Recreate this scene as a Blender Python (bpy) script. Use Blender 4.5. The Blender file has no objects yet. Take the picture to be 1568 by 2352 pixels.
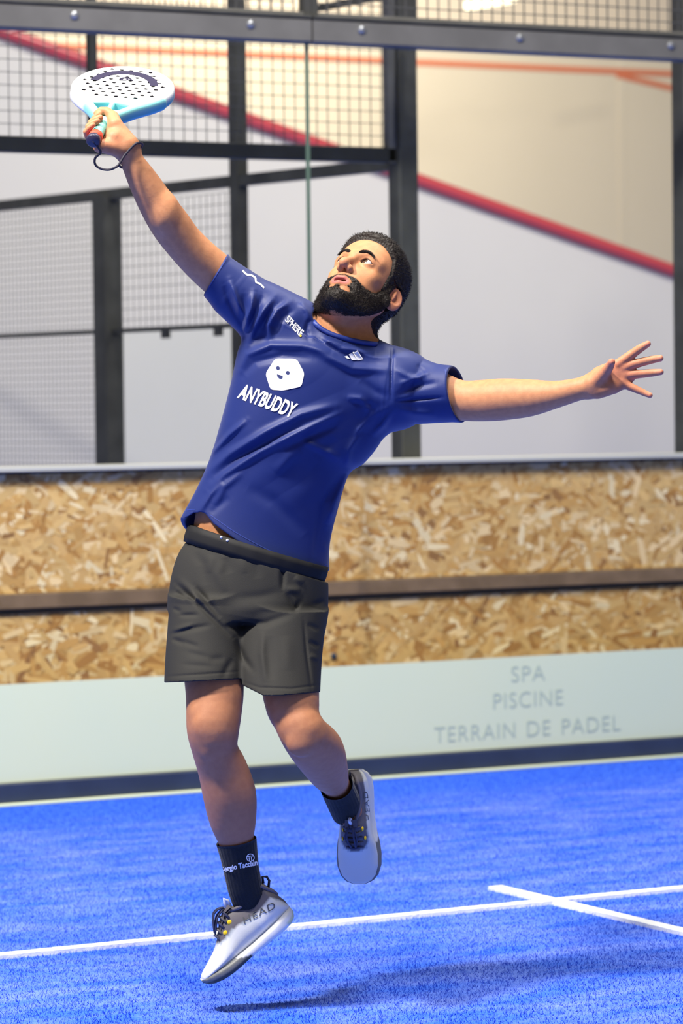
import bpy, math, random
import numpy as np
from mathutils import Vector, Matrix
from mathutils.bvhtree import BVHTree

random.seed(7)
rng = np.random.default_rng(7)
scn = bpy.context.scene
COL = scn.collection

# ------------------------------------------------------------------ camera
FPX = 7557.0                       # focal length in pixels of the 1568x2352 frame
CAM = np.array([0.0, 0.0, 1.47])
RM = np.array([[0.87892708, 0.02558758, -0.47626932],
               [-0.47680472, 0.02197505, -0.87873452],
               [-0.01201865, 0.99943102, 0.03151474]])   # camera axes -> world (X along the glass wall, Y away from it)
cd = bpy.data.cameras.new('camera')
cam = bpy.data.objects.new('camera', cd)
COL.objects.link(cam)
mw = np.eye(4); mw[:3, :3] = RM; mw[:3, 3] = CAM
cam.matrix_world = Matrix(mw.tolist())
cd.sensor_fit = 'VERTICAL'; cd.sensor_height = 36.0; cd.sensor_width = 24.0
cd.lens = FPX / 2352 * 36.0
cd.clip_end = 200
cd.dof.use_dof = True
cd.dof.focus_distance = 8.1
cd.dof.aperture_fstop = 4.0
scn.camera = cam

scn.view_settings.view_transform = 'Standard'
scn.view_settings.look = 'None'
scn.view_settings.gamma = 1
scn.view_settings.use_curve_mapping = False
scn.view_settings.exposure = 0.0

# ------------------------------------------------------------------ light
wd = bpy.data.worlds.new('hall_light'); scn.world = wd; wd.use_nodes = True
bg = wd.node_tree.nodes['Background']
bg.inputs[0].default_value = (1.0, 0.985, 0.965, 1); bg.inputs[1].default_value = 0.19


def c2w(q):
    """camera metres (right, up, forward) -> world"""
    q = np.asarray(q, float)
    return CAM + (q * np.array([1, 1, -1.0])) @ RM.T


def area(name, pos, target, size, power, color=(1, 1, 1)):
    l = bpy.data.lights.new(name, 'AREA'); l.shape = 'DISK'; l.size = size; l.energy = power; l.color = color
    o = bpy.data.objects.new(name, l); COL.objects.link(o)
    o.location = pos
    o.rotation_euler = (Vector(target) - Vector(pos)).to_track_quat('-Z', 'Y').to_euler()
    o['label'] = 'hall flood lamp or added background fill lamp'; o['category'] = 'lamp'; o['group'] = 'hall flood lamps'
    return o


PLAYER = c2w((-0.15, 0.0, 8.15))
area('flood_or_fill_lamp', (0.1, 7.1, 6.9), PLAYER, 0.6, 930, (1.0, 0.94, 0.85))
area('flood_or_fill_lamp', (2.8, 5.7, 7.2), PLAYER, 1.4, 420, (1.0, 0.95, 0.88))
area('flood_or_fill_lamp', (6.6, 8.3, 6.8), (6.3, 11.4, 0.5), 0.9, 230, (1.0, 0.97, 0.93))  # added lamp, brightens the frosted band and half wall
area('flood_or_fill_lamp', (10.0, 13.2, 6.5), (9.8, 18, 1.6), 1.2, 350, (1.0, 0.96, 0.89))  # added fill behind the glass, lights the white partition
area('flood_or_fill_lamp', (11.5, 20.8, 6.5), (12.5, 24, 3.0), 1.2, 330, (1.0, 0.93, 0.82))  # added fill for the beige wall at the far end


# ------------------------------------------------------------------ pixel helpers
def ray(px, py):
    return RM @ np.array([(px - 784) / FPX, (1176 - py) / FPX, -1.0])


def on_floor(px, py):
    d = ray(px, py); return CAM + d * (-CAM[2] / d[2])


def on_y(px, py, y):
    d = ray(px, py); return CAM + d * (y / d[1])


def lin(r, g, b):
    f = lambda c: (c / 255) / 12.92 if c / 255 < 0.04045 else ((c / 255 + 0.055) / 1.055) ** 2.4
    return (f(r), f(g), f(b), 1)


# ------------------------------------------------------------------ materials
def mat(name, color, rough=0.5, metal=0.0, spec=0.5, noise=None, bump=None, sheen=0, sss=0, attr=None, coat=0, emit=None):
    """noise=(scale, colour2, amount); bump=(scale, strength, distance); attr=name of a colour attribute"""
    m = bpy.data.materials.new(name); m.use_nodes = True
    nt = m.node_tree; N = nt.nodes; L = nt.links
    p = N['Principled BSDF']
    p.inputs['Base Color'].default_value = color
    p.inputs['Roughness'].default_value = rough
    p.inputs['Metallic'].default_value = metal
    p.inputs['Specular IOR Level'].default_value = spec
    tc = N.new('ShaderNodeTexCoord')
    src = None
    if attr:
        a = N.new('ShaderNodeAttribute'); a.attribute_name = attr; src = a.outputs['Color']
    if noise:
        t = N.new('ShaderNodeTexNoise'); t.inputs['Scale'].default_value = noise[0]; t.inputs['Detail'].default_value = 4
        L.new(tc.outputs['Object'], t.inputs['Vector'])
        mr = N.new('ShaderNodeMapRange'); mr.inputs[1].default_value = 0.35; mr.inputs[2].default_value = 0.65
        mr.inputs[4].default_value = noise[2]; L.new(t.outputs['Fac'], mr.inputs[0])
        mx = N.new('ShaderNodeMix'); mx.data_type = 'RGBA'
        L.new(mr.outputs[0], mx.inputs[0])
        if src: L.new(src, mx.inputs[6])
        else: mx.inputs[6].default_value = color
        mx.inputs[7].default_value = noise[1]
        src = mx.outputs[2]
    if src: L.new(src, p.inputs['Base Color'])
    if bump:
        t = N.new('ShaderNodeTexNoise'); t.inputs['Scale'].default_value = bump[0]; t.inputs['Detail'].default_value = 3
        L.new(tc.outputs['Object'], t.inputs['Vector'])
        b = N.new('ShaderNodeBump'); b.inputs['Strength'].default_value = bump[1]; b.inputs['Distance'].default_value = bump[2]
        L.new(t.outputs['Fac'], b.inputs['Height']); L.new(b.outputs[0], p.inputs['Normal'])
    if sheen:
        p.inputs['Sheen Weight'].default_value = sheen; p.inputs['Sheen Roughness'].default_value = 0.4
    if sss:
        p.inputs['Subsurface Weight'].default_value = sss
        p.inputs['Subsurface Radius'].default_value = (1, 0.35, 0.2); p.inputs['Subsurface Scale'].default_value = 0.006
    if coat: p.inputs['Coat Weight'].default_value = coat
    if emit:
        p.inputs['Emission Color'].default_value = color; p.inputs['Emission Strength'].default_value = emit
    return m


M = {}
M['steel'] = mat('painted_steel', lin(98, 97, 95), 0.45, 0.0, 0.45, (6, lin(82, 81, 79), 0.6), (60, 0.1, 0.002))
M['steel_dark'] = mat('dark_steel', lin(66, 66, 63), 0.55, 0, 0.4, (9, lin(46, 46, 44), 0.7))
M['steel_black'] = mat('black_steel', lin(44, 45, 44), 0.55, 0, 0.4, (9, lin(32, 32, 32), 0.7))
M['bolt'] = mat('zinc_bolt', lin(150, 152, 156), 0.35, 0.7)
M['wire'] = mat('wire_coating', lin(70, 70, 70), 0.5)
M['trim_alu'] = mat('trim_aluminium', lin(204, 200, 192), 0.4, 0.15, 0.45)
M['base'] = mat('base_channel_paint', lin(48, 58, 80), 0.45, 0, 0.5, (8, lin(40, 48, 66), 0.6))
M['film'] = mat('frosted_film', lin(212, 220, 186), 0.55, 0, 0.4, (1.2, lin(206, 218, 188), 0.8))
M['film_letter'] = mat('film_letter', lin(174, 190, 174), 0.6)
M['osb'] = mat('osb_core', lin(190, 148, 88), 0.75, 0, 0.3, (14, lin(165, 118, 62), 0.8))
M['strand'] = mat('osb_strand', (1, 1, 1, 1), 0.65, 0, 0.35, attr='Col', bump=(90, 0.15, 0.002))
M['timber'] = mat('timber_batten', lin(128, 104, 82), 0.7, 0, 0.3, (10, lin(105, 84, 64), 0.8))
M['timber_dark'] = mat('dark_strip', lin(52, 44, 34), 0.8)  # dark brown for the strips below the batten and the ledge
M['wall_white'] = mat('white_render', lin(214, 208, 200), 0.8, 0, 0.3, (0.8, lin(206, 201, 196), 0.7), (30, 0.1, 0.003))
M['wall_beige'] = mat('beige_render', lin(224, 209, 182), 0.85, 0, 0.3, (0.6, lin(218, 203, 176), 0.7))
M['red'] = mat('red_line_paint', lin(205, 62, 60), 0.4, 0, 0.5)
M['red_cap'] = mat('red_cap_profile', lin(190, 70, 76), 0.3, 0, 0.6)
M['orange_line'] = mat('orange_line_paint', lin(216, 120, 82), 0.6)
M['line_white'] = mat('white_turf', lin(244, 246, 248), 0.85, 0, 0.2, (400, lin(214, 222, 240), 0.5), (500, 0.5, 0.006))
M['tube'] = mat('lamp_tube', (1.0, 0.93, 0.62, 1), 0.4, emit=2.5)
M['black'] = mat('black_rubber', lin(30, 32, 42), 0.6)

# skin and clothes
M['skin'] = mat('skin', (1, 1, 1, 1), 0.56, 0, 0.32, attr='Col', noise=(70, lin(150, 92, 66), 0.28), bump=(220, 0.12, 0.002), sss=0.12)
M['hair'] = mat('hair', lin(38, 30, 26), 0.6, 0, 0.3, (60, lin(26, 21, 20), 0.7))
M['eye'] = mat('eyeball', (1, 1, 1, 1), 0.15, 0, 0.6, attr='Col')
M['teeth'] = mat('teeth', lin(225, 215, 200), 0.3)
M['shirt'] = mat('navy_jersey', lin(18, 38, 104), 0.52, 0, 0.33, (3, lin(16, 33, 92), 0.6), (900, 0.15, 0.001), sheen=0.15)
M['shirt_hem'] = mat('navy_jersey_seam', lin(34, 54, 132), 0.5, 0, 0.45)
M['print'] = mat('white_print', lin(228, 228, 232), 0.6)
M['print_navy'] = mat('navy_print', lin(27, 40, 96), 0.6)
M['print_yellow'] = mat('yellow_print', lin(235, 200, 30), 0.5)
M['shorts'] = mat('black_ripstop', lin(46, 45, 43), 0.78, 0, 0.25, (5, lin(38, 38, 37), 0.6), (500, 0.2, 0.0015))
M['elastic'] = mat('black_elastic', lin(20, 20, 22), 0.7, 0, 0.3)
M['sock'] = mat('black_sock', lin(33, 36, 40), 0.85, 0, 0.25, (400, lin(22, 24, 28), 0.6), (500, 0.4, 0.002), sheen=0.15)
M['shoe'] = mat('shoe_mesh', (1, 1, 1, 1), 0.6, 0, 0.4, attr='Col', bump=(500, 0.15, 0.0015))
M['sole'] = mat('shoe_sole', (1, 1, 1, 1), 0.5, 0, 0.45, attr='Col')
M['lace'] = mat('grey_lace', lin(88, 84, 88), 0.8)
M['lace_navy'] = mat('navy_lace', lin(52, 56, 84), 0.8)
M['yellow'] = mat('yellow_eyelet', lin(247, 205, 10), 0.5)
M['shoe_print'] = mat('shoe_print', lin(80, 82, 84), 0.6)
M['tab_white'] = mat('white_tab', lin(215, 218, 228), 0.7)
M['racket'] = mat('racket_lacquer', (1, 1, 1, 1), 0.28, 0, 0.5, attr='Col', coat=0.3)
M['racket_print'] = mat('racket_print', lin(52, 48, 72), 0.35)
M['grip'] = mat('teal_grip', lin(128, 205, 196), 0.6)
M['grip_red'] = mat('red_tape', lin(222, 70, 44), 0.6)
M['cord'] = mat('navy_cord', lin(30, 26, 46), 0.7)


def glass_mat():
    m = bpy.data.materials.new('clear_glass'); m.use_nodes = True
    nt = m.node_tree; N = nt.nodes; L = nt.links; N.remove(N['Principled BSDF'])
    out = N['Material Output']
    tr = N.new('ShaderNodeBsdfTransparent'); tr.inputs[0].default_value = (0.975, 0.99, 0.985, 1)
    gl = N.new('ShaderNodeBsdfGlossy'); gl.inputs['Roughness'].default_value = 0.0
    fr = N.new('ShaderNodeFresnel'); fr.inputs['IOR'].default_value = 1.35
    mx = N.new('ShaderNodeMixShader')
    ge = N.new('ShaderNodeNewGeometry'); inv = N.new('ShaderNodeMath'); inv.operation = 'SUBTRACT'; inv.inputs[0].default_value = 1
    L.new(ge.outputs['Backfacing'], inv.inputs[1])
    mu = N.new('ShaderNodeMath'); mu.operation = 'MULTIPLY'; L.new(fr.outputs[0], mu.inputs[0]); L.new(inv.outputs[0], mu.inputs[1])
    L.new(mu.outputs[0], mx.inputs[0]); L.new(tr.outputs[0], mx.inputs[1]); L.new(gl.outputs[0], mx.inputs[2])
    L.new(mx.outputs[0], out.inputs[0])
    return m


M['glass'] = glass_mat()
M['glass_edge'] = mat('glass_edge', lin(96, 120, 104), 0.3, 0, 0.6)


def turf_mat():
    m = mat('blue_turf', (0.05, 0.15, 0.8, 1), 0.8, 0, 0.25)
    nt = m.node_tree; N = nt.nodes; L = nt.links; p = N['Principled BSDF']
    tc = N.new('ShaderNodeTexCoord')
    mp = N.new('ShaderNodeMapping'); mp.inputs['Scale'].default_value = (1.2, 3.2, 1)
    L.new(tc.outputs['Object'], mp.inputs[0])
    n1 = N.new('ShaderNodeTexNoise'); n1.inputs['Scale'].default_value = 2.2; n1.inputs['Detail'].default_value = 7
    n1.inputs['Roughness'].default_value = 0.68
    L.new(mp.outputs[0], n1.inputs['Vector'])
    n2 = N.new('ShaderNodeTexNoise'); n2.inputs['Scale'].default_value = 160; n2.inputs['Detail'].default_value = 2
    L.new(tc.outputs['Object'], n2.inputs['Vector'])
    # sand drifts: none in the strip swept clean along the wall
    sx = N.new('ShaderNodeSeparateXYZ'); L.new(tc.outputs['Object'], sx.inputs[0])
    ms = N.new('ShaderNodeMapRange'); ms.inputs[1].default_value = 10.95; ms.inputs[2].default_value = 10.4
    ms.inputs[3].default_value = 0.0; ms.inputs[4].default_value = 1.0
    L.new(sx.outputs[1], ms.inputs[0])
    r = N.new('ShaderNodeMapRange'); r.inputs[1].default_value = 0.40; r.inputs[2].default_value = 0.72; r.inputs[4].default_value = 0.44
    L.new(n1.outputs['Fac'], r.inputs[0])
    mul = N.new('ShaderNodeMath'); mul.operation = 'MULTIPLY'; L.new(r.outputs[0], mul.inputs[0]); L.new(ms.outputs[0], mul.inputs[1])
    r2 = N.new('ShaderNodeMapRange'); r2.inputs[1].default_value = 0.3; r2.inputs[2].default_value = 0.7
    L.new(n2.outputs['Fac'], r2.inputs[0])
    a = N.new('ShaderNodeMix'); a.data_type = 'RGBA'; L.new(r2.outputs[0], a.inputs[0])
    a.inputs[6].default_value = lin(38, 92, 216); a.inputs[7].default_value = lin(68, 120, 238)
    b = N.new('ShaderNodeMix'); b.data_type = 'RGBA'; L.new(mul.outputs[0], b.inputs[0])
    L.new(a.outputs[2], b.inputs[6]); b.inputs[7].default_value = lin(166, 180, 242)
    L.new(b.outputs[2], p.inputs['Base Color'])
    bp = N.new('ShaderNodeBump'); bp.inputs['Strength'].default_value = 0.5; bp.inputs['Distance'].default_value = 0.006
    L.new(n2.outputs['Fac'], bp.inputs['Height']); L.new(bp.outputs[0], p.inputs['Normal'])
    return m


M['turf'] = turf_mat()


# ------------------------------------------------------------------ mesh helpers
def mk(name, verts, faces, material, parent=None, org=None, smooth=False, col=None, mats=None, midx=None):
    """verts in world metres; one mesh object; org = object origin (world)"""
    verts = np.asarray(verts, float)
    if parent is not None: org = np.array(parent['_org'])
    elif org is None:
        org = np.array([verts[:, 0].mean(), verts[:, 1].mean(), verts[:, 2].min()])
    me = bpy.data.meshes.new(name)
    v = verts - org
    if isinstance(faces, np.ndarray) and faces.ndim == 2:
        nf, k = faces.shape
        me.vertices.add(len(v)); me.vertices.foreach_set('co', v.astype(np.float32).ravel())
        me.loops.add(nf * k); me.loops.foreach_set('vertex_index', faces.astype(np.int32).ravel())
        me.polygons.add(nf); me.polygons.foreach_set('loop_start', np.arange(0, nf * k, k, dtype=np.int32))
        me.update(calc_edges=True); me.validate()
    else:
        me.from_pydata([tuple(x) for x in v], [], [tuple(int(i) for i in f) for f in faces])
        me.update()
    if smooth: me.polygons.foreach_set('use_smooth', np.ones(len(me.polygons), bool))
    if col is not None:
        ca = me.color_attributes.new('Col', 'FLOAT_COLOR', 'POINT')
        c = np.ones((len(v), 4), np.float32); c[:, :3] = np.asarray(col)[:, :3]
        ca.data.foreach_set('color', c.ravel())
    for mm in (mats or [material]): me.materials.append(mm)
    if midx is not None: me.polygons.foreach_set('material_index', np.asarray(midx, np.int32))
    o = bpy.data.objects.new(name, me); COL.objects.link(o)
    o['_org'] = [float(x) for x in org]
    if parent is not None: o.parent = parent
    else: o.location = org
    return o


def tag(o, label=None, cat=None, group=None, kind=None):
    if label: o['label'] = label
    if cat: o['category'] = cat
    if group: o['group'] = group
    if kind: o['kind'] = kind
    return o


def empty(name, loc, label=None, cat=None, group=None, kind=None):
    o = bpy.data.objects.new(name, None); COL.objects.link(o)
    o.location = loc; o['_org'] = [float(x) for x in loc]; o.empty_display_size = 0.1
    return tag(o, label, cat, group, kind)


class MB:
    """collects simple solids, builds ONE mesh"""
    def __init__(s): s.v = []; s.f = []
    def add(s, v, f):
        n = len(s.v); s.v += [tuple(x) for x in v]; s.f += [tuple(i + n for i in q) for q in f]; return s
    def box(s, a, b, bev=0.0):
        x0, y0, z0 = a; x1, y1, z1 = b
        if bev <= 0:
            v = [(x0, y0, z0), (x1, y0, z0), (x1, y1, z0), (x0, y1, z0), (x0, y0, z1), (x1, y0, z1), (x1, y1, z1), (x0, y1, z1)]
            return s.add(v, [(0, 3, 2, 1), (4, 5, 6, 7), (0, 1, 5, 4), (1, 2, 6, 5), (2, 3, 7, 6), (3, 0, 4, 7)])
        # bevelled along the long axis: octagonal prism
        d = [x1 - x0, y1 - y0, z1 - z0]; ax = int(np.argmax(d)); o1, o2 = [(1, 2), (2, 0), (0, 1)][ax]
        lo = [x0, y0, z0]; hi = [x1, y1, z1]
        prof = []
        for (p, q) in ((lo[o1] + bev, lo[o2]), (hi[o1] - bev, lo[o2]), (hi[o1], lo[o2] + bev), (hi[o1], hi[o2] - bev),
                       (hi[o1] - bev, hi[o2]), (lo[o1] + bev, hi[o2]), (lo[o1], hi[o2] - bev), (lo[o1], lo[o2] + bev)): prof.append((p, q))
        v = []
        for e in (lo[ax], hi[ax]):
            for p, q in prof:
                t = [0, 0, 0]; t[ax] = e; t[o1] = p; t[o2] = q; v.append(t)
        f = [tuple(range(7, -1, -1)), tuple(range(8, 16))] + [(i, (i + 1) % 8, 8 + (i + 1) % 8, 8 + i) for i in range(8)]
        return s.add(v, f)
    def bar(s, a, b, w, h, up=(0, 0, 1)):
        """box beam from a to b; w across, h along up"""
        a = np.array(a, float); b = np.array(b, float); d = (b - a) / np.linalg.norm(b - a)
        u = np.array(up, float); u -= d * (u @ d); u /= np.linalg.norm(u); r = np.cross(d, u)
        v = [p + r * sx * w / 2 + u * sy * h / 2 for p in (a, b) for sx, sy in ((-1, -1), (1, -1), (1, 1), (-1, 1))]
        return s.add(v, [(0, 1, 2, 3), (7, 6, 5, 4), (4, 5, 1, 0), (5, 6, 2, 1), (6, 7, 3, 2), (7, 4, 0, 3)])
    def tube(s, pts, r, n=8, closed=False):
        pts = [np.array(p, float) for p in pts]; m = len(pts)
        rr = [r] * m if np.isscalar(r) else r
        base = len(s.v); prev = None
        for i, p in enumerate(pts):
            if closed: d = pts[(i + 1) % m] - pts[i - 1]
            else: d = pts[min(i + 1, m - 1)] - pts[max(i - 1, 0)]
            d = d / (np.linalg.norm(d) + 1e-12)
            if prev is None:
                u = np.cross(d, (0.31, 0.2, 0.93)); u /= np.linalg.norm(u)
            else:
                u = prev - d * (prev @ d); u /= np.linalg.norm(u)
            prev = u; w = np.cross(d, u)
            for k in range(n):
                a = 2 * math.pi * k / n
                s.v.append(tuple(p + (u * math.cos(a) + w * math.sin(a)) * rr[i]))
        for i in range(m if closed else m - 1):
            j = (i + 1) % m
            for k in range(n):
                s.f.append((base + i * n + k, base + i * n + (k + 1) % n, base + j * n + (k + 1) % n, base + j * n + k))
        if not closed:
            s.f.append(tuple(base + k for k in range(n - 1, -1, -1))); s.f.append(tuple(base + (m - 1) * n + k for k in range(n)))
        return s
    def dome(s, c, axis, r, h, n=12):
        c = np.array(c, float); d = np.array(axis, float); d /= np.linalg.norm(d)
        u = np.cross(d, (0.3, 0.2, 0.9)); u /= np.linalg.norm(u); w = np.cross(d, u); b = len(s.v)
        for hh, rr in ((0, 1), (.35, 1), (.75, .8), (1, .4)):
            for k in range(n):
                a = 2 * math.pi * k / n; s.v.append(tuple(c + d * h * hh + (u * math.cos(a) + w * math.sin(a)) * r * rr))
        for i in range(3):
            for k in range(n): s.f.append((b + i * n + k, b + i * n + (k + 1) % n, b + (i + 1) * n + (k + 1) % n, b + (i + 1) * n + k))
        s.f.append(tuple(b + 3 * n + k for k in range(n))); s.f.append(tuple(b + k for k in range(n - 1, -1, -1)))
        return s
    def build(s, name, m, parent=None, smooth=False, **k): return mk(name, s.v, s.f, m, parent, smooth=smooth, **k)


# ================================================================== SETTING
YG = 11.38          # front face of the glass wall
XL, XR = 2.4, 10.6

fl = MB().box((-6, 3, -0.1), (24, 26, 0)).build('floor', M['turf'], org=(0, 0, 0)); tag(fl, kind='structure')
fl['label'] = 'blue sanded artificial turf court floor'


def turf_pile():
    # upright blades over the part of the court the lens sees
    n = 420000
    X = rng.uniform(2.6, 8.0, n); Y = rng.uniform(6.3, 11.3, n)
    # keep those near the view wedge, and off the white lines
    q = (np.c_[X, Y, np.zeros(n)] - CAM) @ RM
    px = q[:, 0] / -q[:, 2] * FPX + 784; py = 1176 - q[:, 1] / -q[:, 2] * FPX
    off = (np.abs(Y - 8.22 - 0.012 * (X - 4.5)) > 0.03) & ~((np.abs(X - 5.155) < 0.03) & (Y < 8.56))
    k = (px > -450) & (px < 2000) & (py < 2600) & off
    X, Y, py = X[k], Y[k], py[k]; n = len(X)
    h = rng.uniform(0.005, 0.010, n); a = rng.uniform(0, 6.283, n); w = rng.uniform(0.0009, 0.0018, n)
    lx, ly = rng.normal(0, 0.005, n), rng.normal(0, 0.005, n)
    v = np.empty((n, 3, 3)); dx, dy = np.cos(a) * w, np.sin(a) * w
    v[:, 0] = np.c_[X - dx, Y - dy, np.full(n, -0.0005)]; v[:, 1] = np.c_[X + dx, Y + dy, np.full(n, -0.0005)]
    v[:, 2] = np.c_[X + lx, Y + ly, h]
    o = mk('turf_pile', v.reshape(-1, 3), np.arange(n * 3).reshape(-1, 3), M['turf'], fl)
    tag(o, kind='stuff')


turf_pile()


def court_line(label, a, b, w):
    a = np.array(a); b = np.array(b); d = (b - a) / np.linalg.norm(b - a); n = np.array([-d[1], d[0], 0]) * w / 2
    m = int(np.linalg.norm(b - a) / 0.012); v = []; f = []
    for i in range(m + 1):
        p = a + (b - a) * i / m
        for s, z in ((-1, 0.0), (-0.93, 0.011), (0.93, 0.011), (1, 0.0)):
            j = random.uniform(-0.0006, 0.0006) if abs(s) > 0.9 else 0
            v.append(p + n * s + np.array([-d[1], d[0], 0]) * j + np.array([0, 0, z + (random.uniform(-.0004, .0004) if z else 0)]))
    for i in range(m):
        for k in range(3): f.append((i * 4 + k, i * 4 + k + 1, i * 4 + 5 + k, i * 4 + 4 + k))
    f += [(3, 2, 1, 0), tuple(m * 4 + k for k in range(4))]
    o = mk('court_line', v, f, M['line_white'])
    tag(o, label, 'court line')


court_line('long white service line woven into the blue turf, running parallel to the glass wall', (2.2, 8.19, 0), (9.5, 8.282, 0), 0.05)
court_line('short white stub of the centre line just beyond the service line', (5.155, 8.56, 0), (5.155, 8.2535, 0), 0.05)
court_line('white centre line running from the service line towards the lower right corner', (5.155, 8.1925, 0), (5.155, 5.0, 0), 0.05)

# ---- base channel and far threshold
o = MB().box((XL, YG - 0.02, 0), (XR, YG + 0.06, 0.085), 0.006).build('baseboard_back', M['base']); tag(o, kind='structure')
o = MB().box((XL, YG - 0.05, 0.0), (XR, YG - 0.021, 0.012), 0.003).build('trim_1', M['film']); tag(o, kind='structure')

# ---- glass panes
def pane(x0, x1, label):
    r = empty('glass_panel', ((x0 + x1) / 2, YG, 0.086), label, 'glass panel', 'glass panes of the back wall')
    MB().box((x0 + 0.004, YG, 0.086), (x1 - 0.004, YG + 0.012, 2.99)).build('pane', M['glass'], r)
    for xe in (x0 + 0.004, x1 - 0.004):
        MB().box((xe - 0.0016, YG - 0.0005, 0.45), (xe + 0.0016, YG + 0.0125, 2.985)).build('edge_strip', M['glass_edge'], r)
    return r


XJ = on_y(709, 400, YG)[0]
pane(XJ - 2.0, XJ, 'clear glass pane left of the joint beside the head of the player')
pane(XJ, XJ + 2.0, 'clear glass pane right of the joint, behind the outstretched arm')

# ---- frosted band with lettering
band = empty('frosted_band', (6.2, YG - 0.004, 0.09), 'pale green frosted band with SPA, PISCINE, TERRAIN DE PADEL lettering low on the glass', 'sign')
MB().box((XL, YG - 0.004, 0.086), (XR, YG - 0.001, 0.454)).build('film', M['film'], band)


def text_mesh(s, offset=0.0, spacing=1.0):
    """flat triangulated outline of a string, height of capitals normalised to 1, left edge 0"""
    c = bpy.data.curves.new('t', 'FONT'); c.body = s; c.size = 1; c.offset = offset; c.space_character = spacing; c.resolution_u = 4
    o = bpy.data.objects.new('t', c); COL.objects.link(o)
    dg = bpy.context.evaluated_depsgraph_get(); dg.update()
    me = o.evaluated_get(dg).to_mesh()
    v = np.array([x.co[:2] for x in me.vertices]); f = [tuple(p.vertices) for p in me.polygons]
    o.evaluated_get(dg).to_mesh_clear()
    bpy.data.objects.remove(o); bpy.data.curves.remove(c)
    cap = 0.69
    v[:, 0] -= v[:, 0].min()
    return v / cap, f


def wall_text(s, pxa, pxb, hpx, parent):
    """letters sit on the film; pxa/pxb = baseline ends in the photograph"""
    a = on_y(*pxa, YG - 0.005); b = on_y(*pxb, YG - 0.005)
    h = hpx / FPX * 12.6
    v, f = text_mesh(s, -0.012, 1.08)
    sx = (b[0] - a[0]) / v[:, 0].max()
    z = (a[2] + b[2]) / 2
    n = len(v)
    V = [(a[0] + p[0] * sx, YG - 0.0062, z + p[1] * h) for p in v] + [(a[0] + p[0] * sx, YG - 0.0042, z + p[1] * h) for p in v]
    mk('lettering', V, [tuple(q) for q in f] , M['film_letter'], parent)


wall_text('SPA', (1174, 1566), (1251, 1562), 38, band)
wall_text('PISCINE', (1133, 1628), (1292, 1618), 38, band)
wall_text('TERRAIN', (997, 1706), (1182, 1693.5), 38, band)
wall_text('DE', (1210, 1691.5), (1263, 1688), 38, band)
wall_text('PADEL', (1290, 1686), (1424, 1677), 38, band)

# ---- top beams with bolts, in two lengths
def beam(x0, x1, bolts, label):
    r = empty('steel_beam', ((x0 + x1) / 2, YG, 2.893), label, 'steel beam')
    MB().box((x0, YG - 0.045, 2.893), (x1, YG + 0.05, 2.985), 0.006).build('channel', M['steel'], r)
    MB().box((x0, YG - 0.052, 2.986), (x1, YG + 0.05, 2.998), 0.002).build('top_lip', M['steel_dark'], r)
    for bx in bolts:
        MB().dome((bx, YG - 0.045, 2.952), (0, -1, 0), 0.017, 0.012, 14).build('bolt', M['bolt'], r, smooth=False)
    return r


bx = lambda px, py: on_y(px, py, YG - 0.045)[0]
beam(XL, XJ - 0.004, [bx(170, 24), bx(575, 50), bx(-300, 0)], 'grey steel beam over the left glass pane with two round bolts')
beam(XJ + 0.004, XR, [bx(830, 67), bx(1193, 91), bx(1540, 112)], 'grey steel beam over the right glass pane with three round bolts')


def wire_grid(o, ux, uz, nx, nz, step, r, y=0.0):
    """square wire mesh as thin square bars; o origin, ux unit along, uz unit up"""
    m = MB(); o = np.array(o, float); ux = np.array(ux, float); uz = np.array(uz, float); nrm = np.cross(ux, uz)
    for i in range(nx + 1):
        a = o + ux * step * i; m.bar(a, a + uz * step * nz, 2 * r, 2 * r, nrm)
    for j in range(nz + 1):
        a = o + uz * step * j + nrm * r * 1.5; m.bar(a, a + ux * step * nx, 2 * r, 2 * r, nrm)
    return m


# ---- mesh panels standing on the beam
def mesh_panel(x0, x1, label):
    r = empty('mesh_panel', ((x0 + x1) / 2, YG, 3.0), label, 'mesh panel', None)
    n = int((x1 - x0 - 0.05) / 0.05)
    wire_grid((x0 + 0.03, YG - 0.02, 3.0), (1, 0, 0), (0, 0, 1), n, 20, 0.05, 0.0021).build('wire_mesh', M['wire'], r)['kind'] = 'stuff'
    MB().box((x0, YG - 0.03, 2.999), (x1, YG - 0.005, 3.012)).build('bottom_bar', M['steel'], r)
    for xp in (x0, x1 - 0.03):
        MB().box((xp, YG - 0.035, 2.999), (xp + 0.03, YG + 0.01, 4.0)).build('upright', M['steel_dark'], r)
    MB().box((x0, YG - 0.03, 4.0), (x1, YG + 0.0, 4.03)).build('top_bar', M['steel_dark'], r)


mesh_panel(XJ - 2.0, XJ - 0.001, 'square wire mesh panel on the beam over the left glass pane')
mesh_panel(XJ + 0.001, XJ + 2.0, 'square wire mesh panel on the beam over the right glass pane')

# ---- chipboard half wall behind the glass
YO = YG + 0.30


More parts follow.
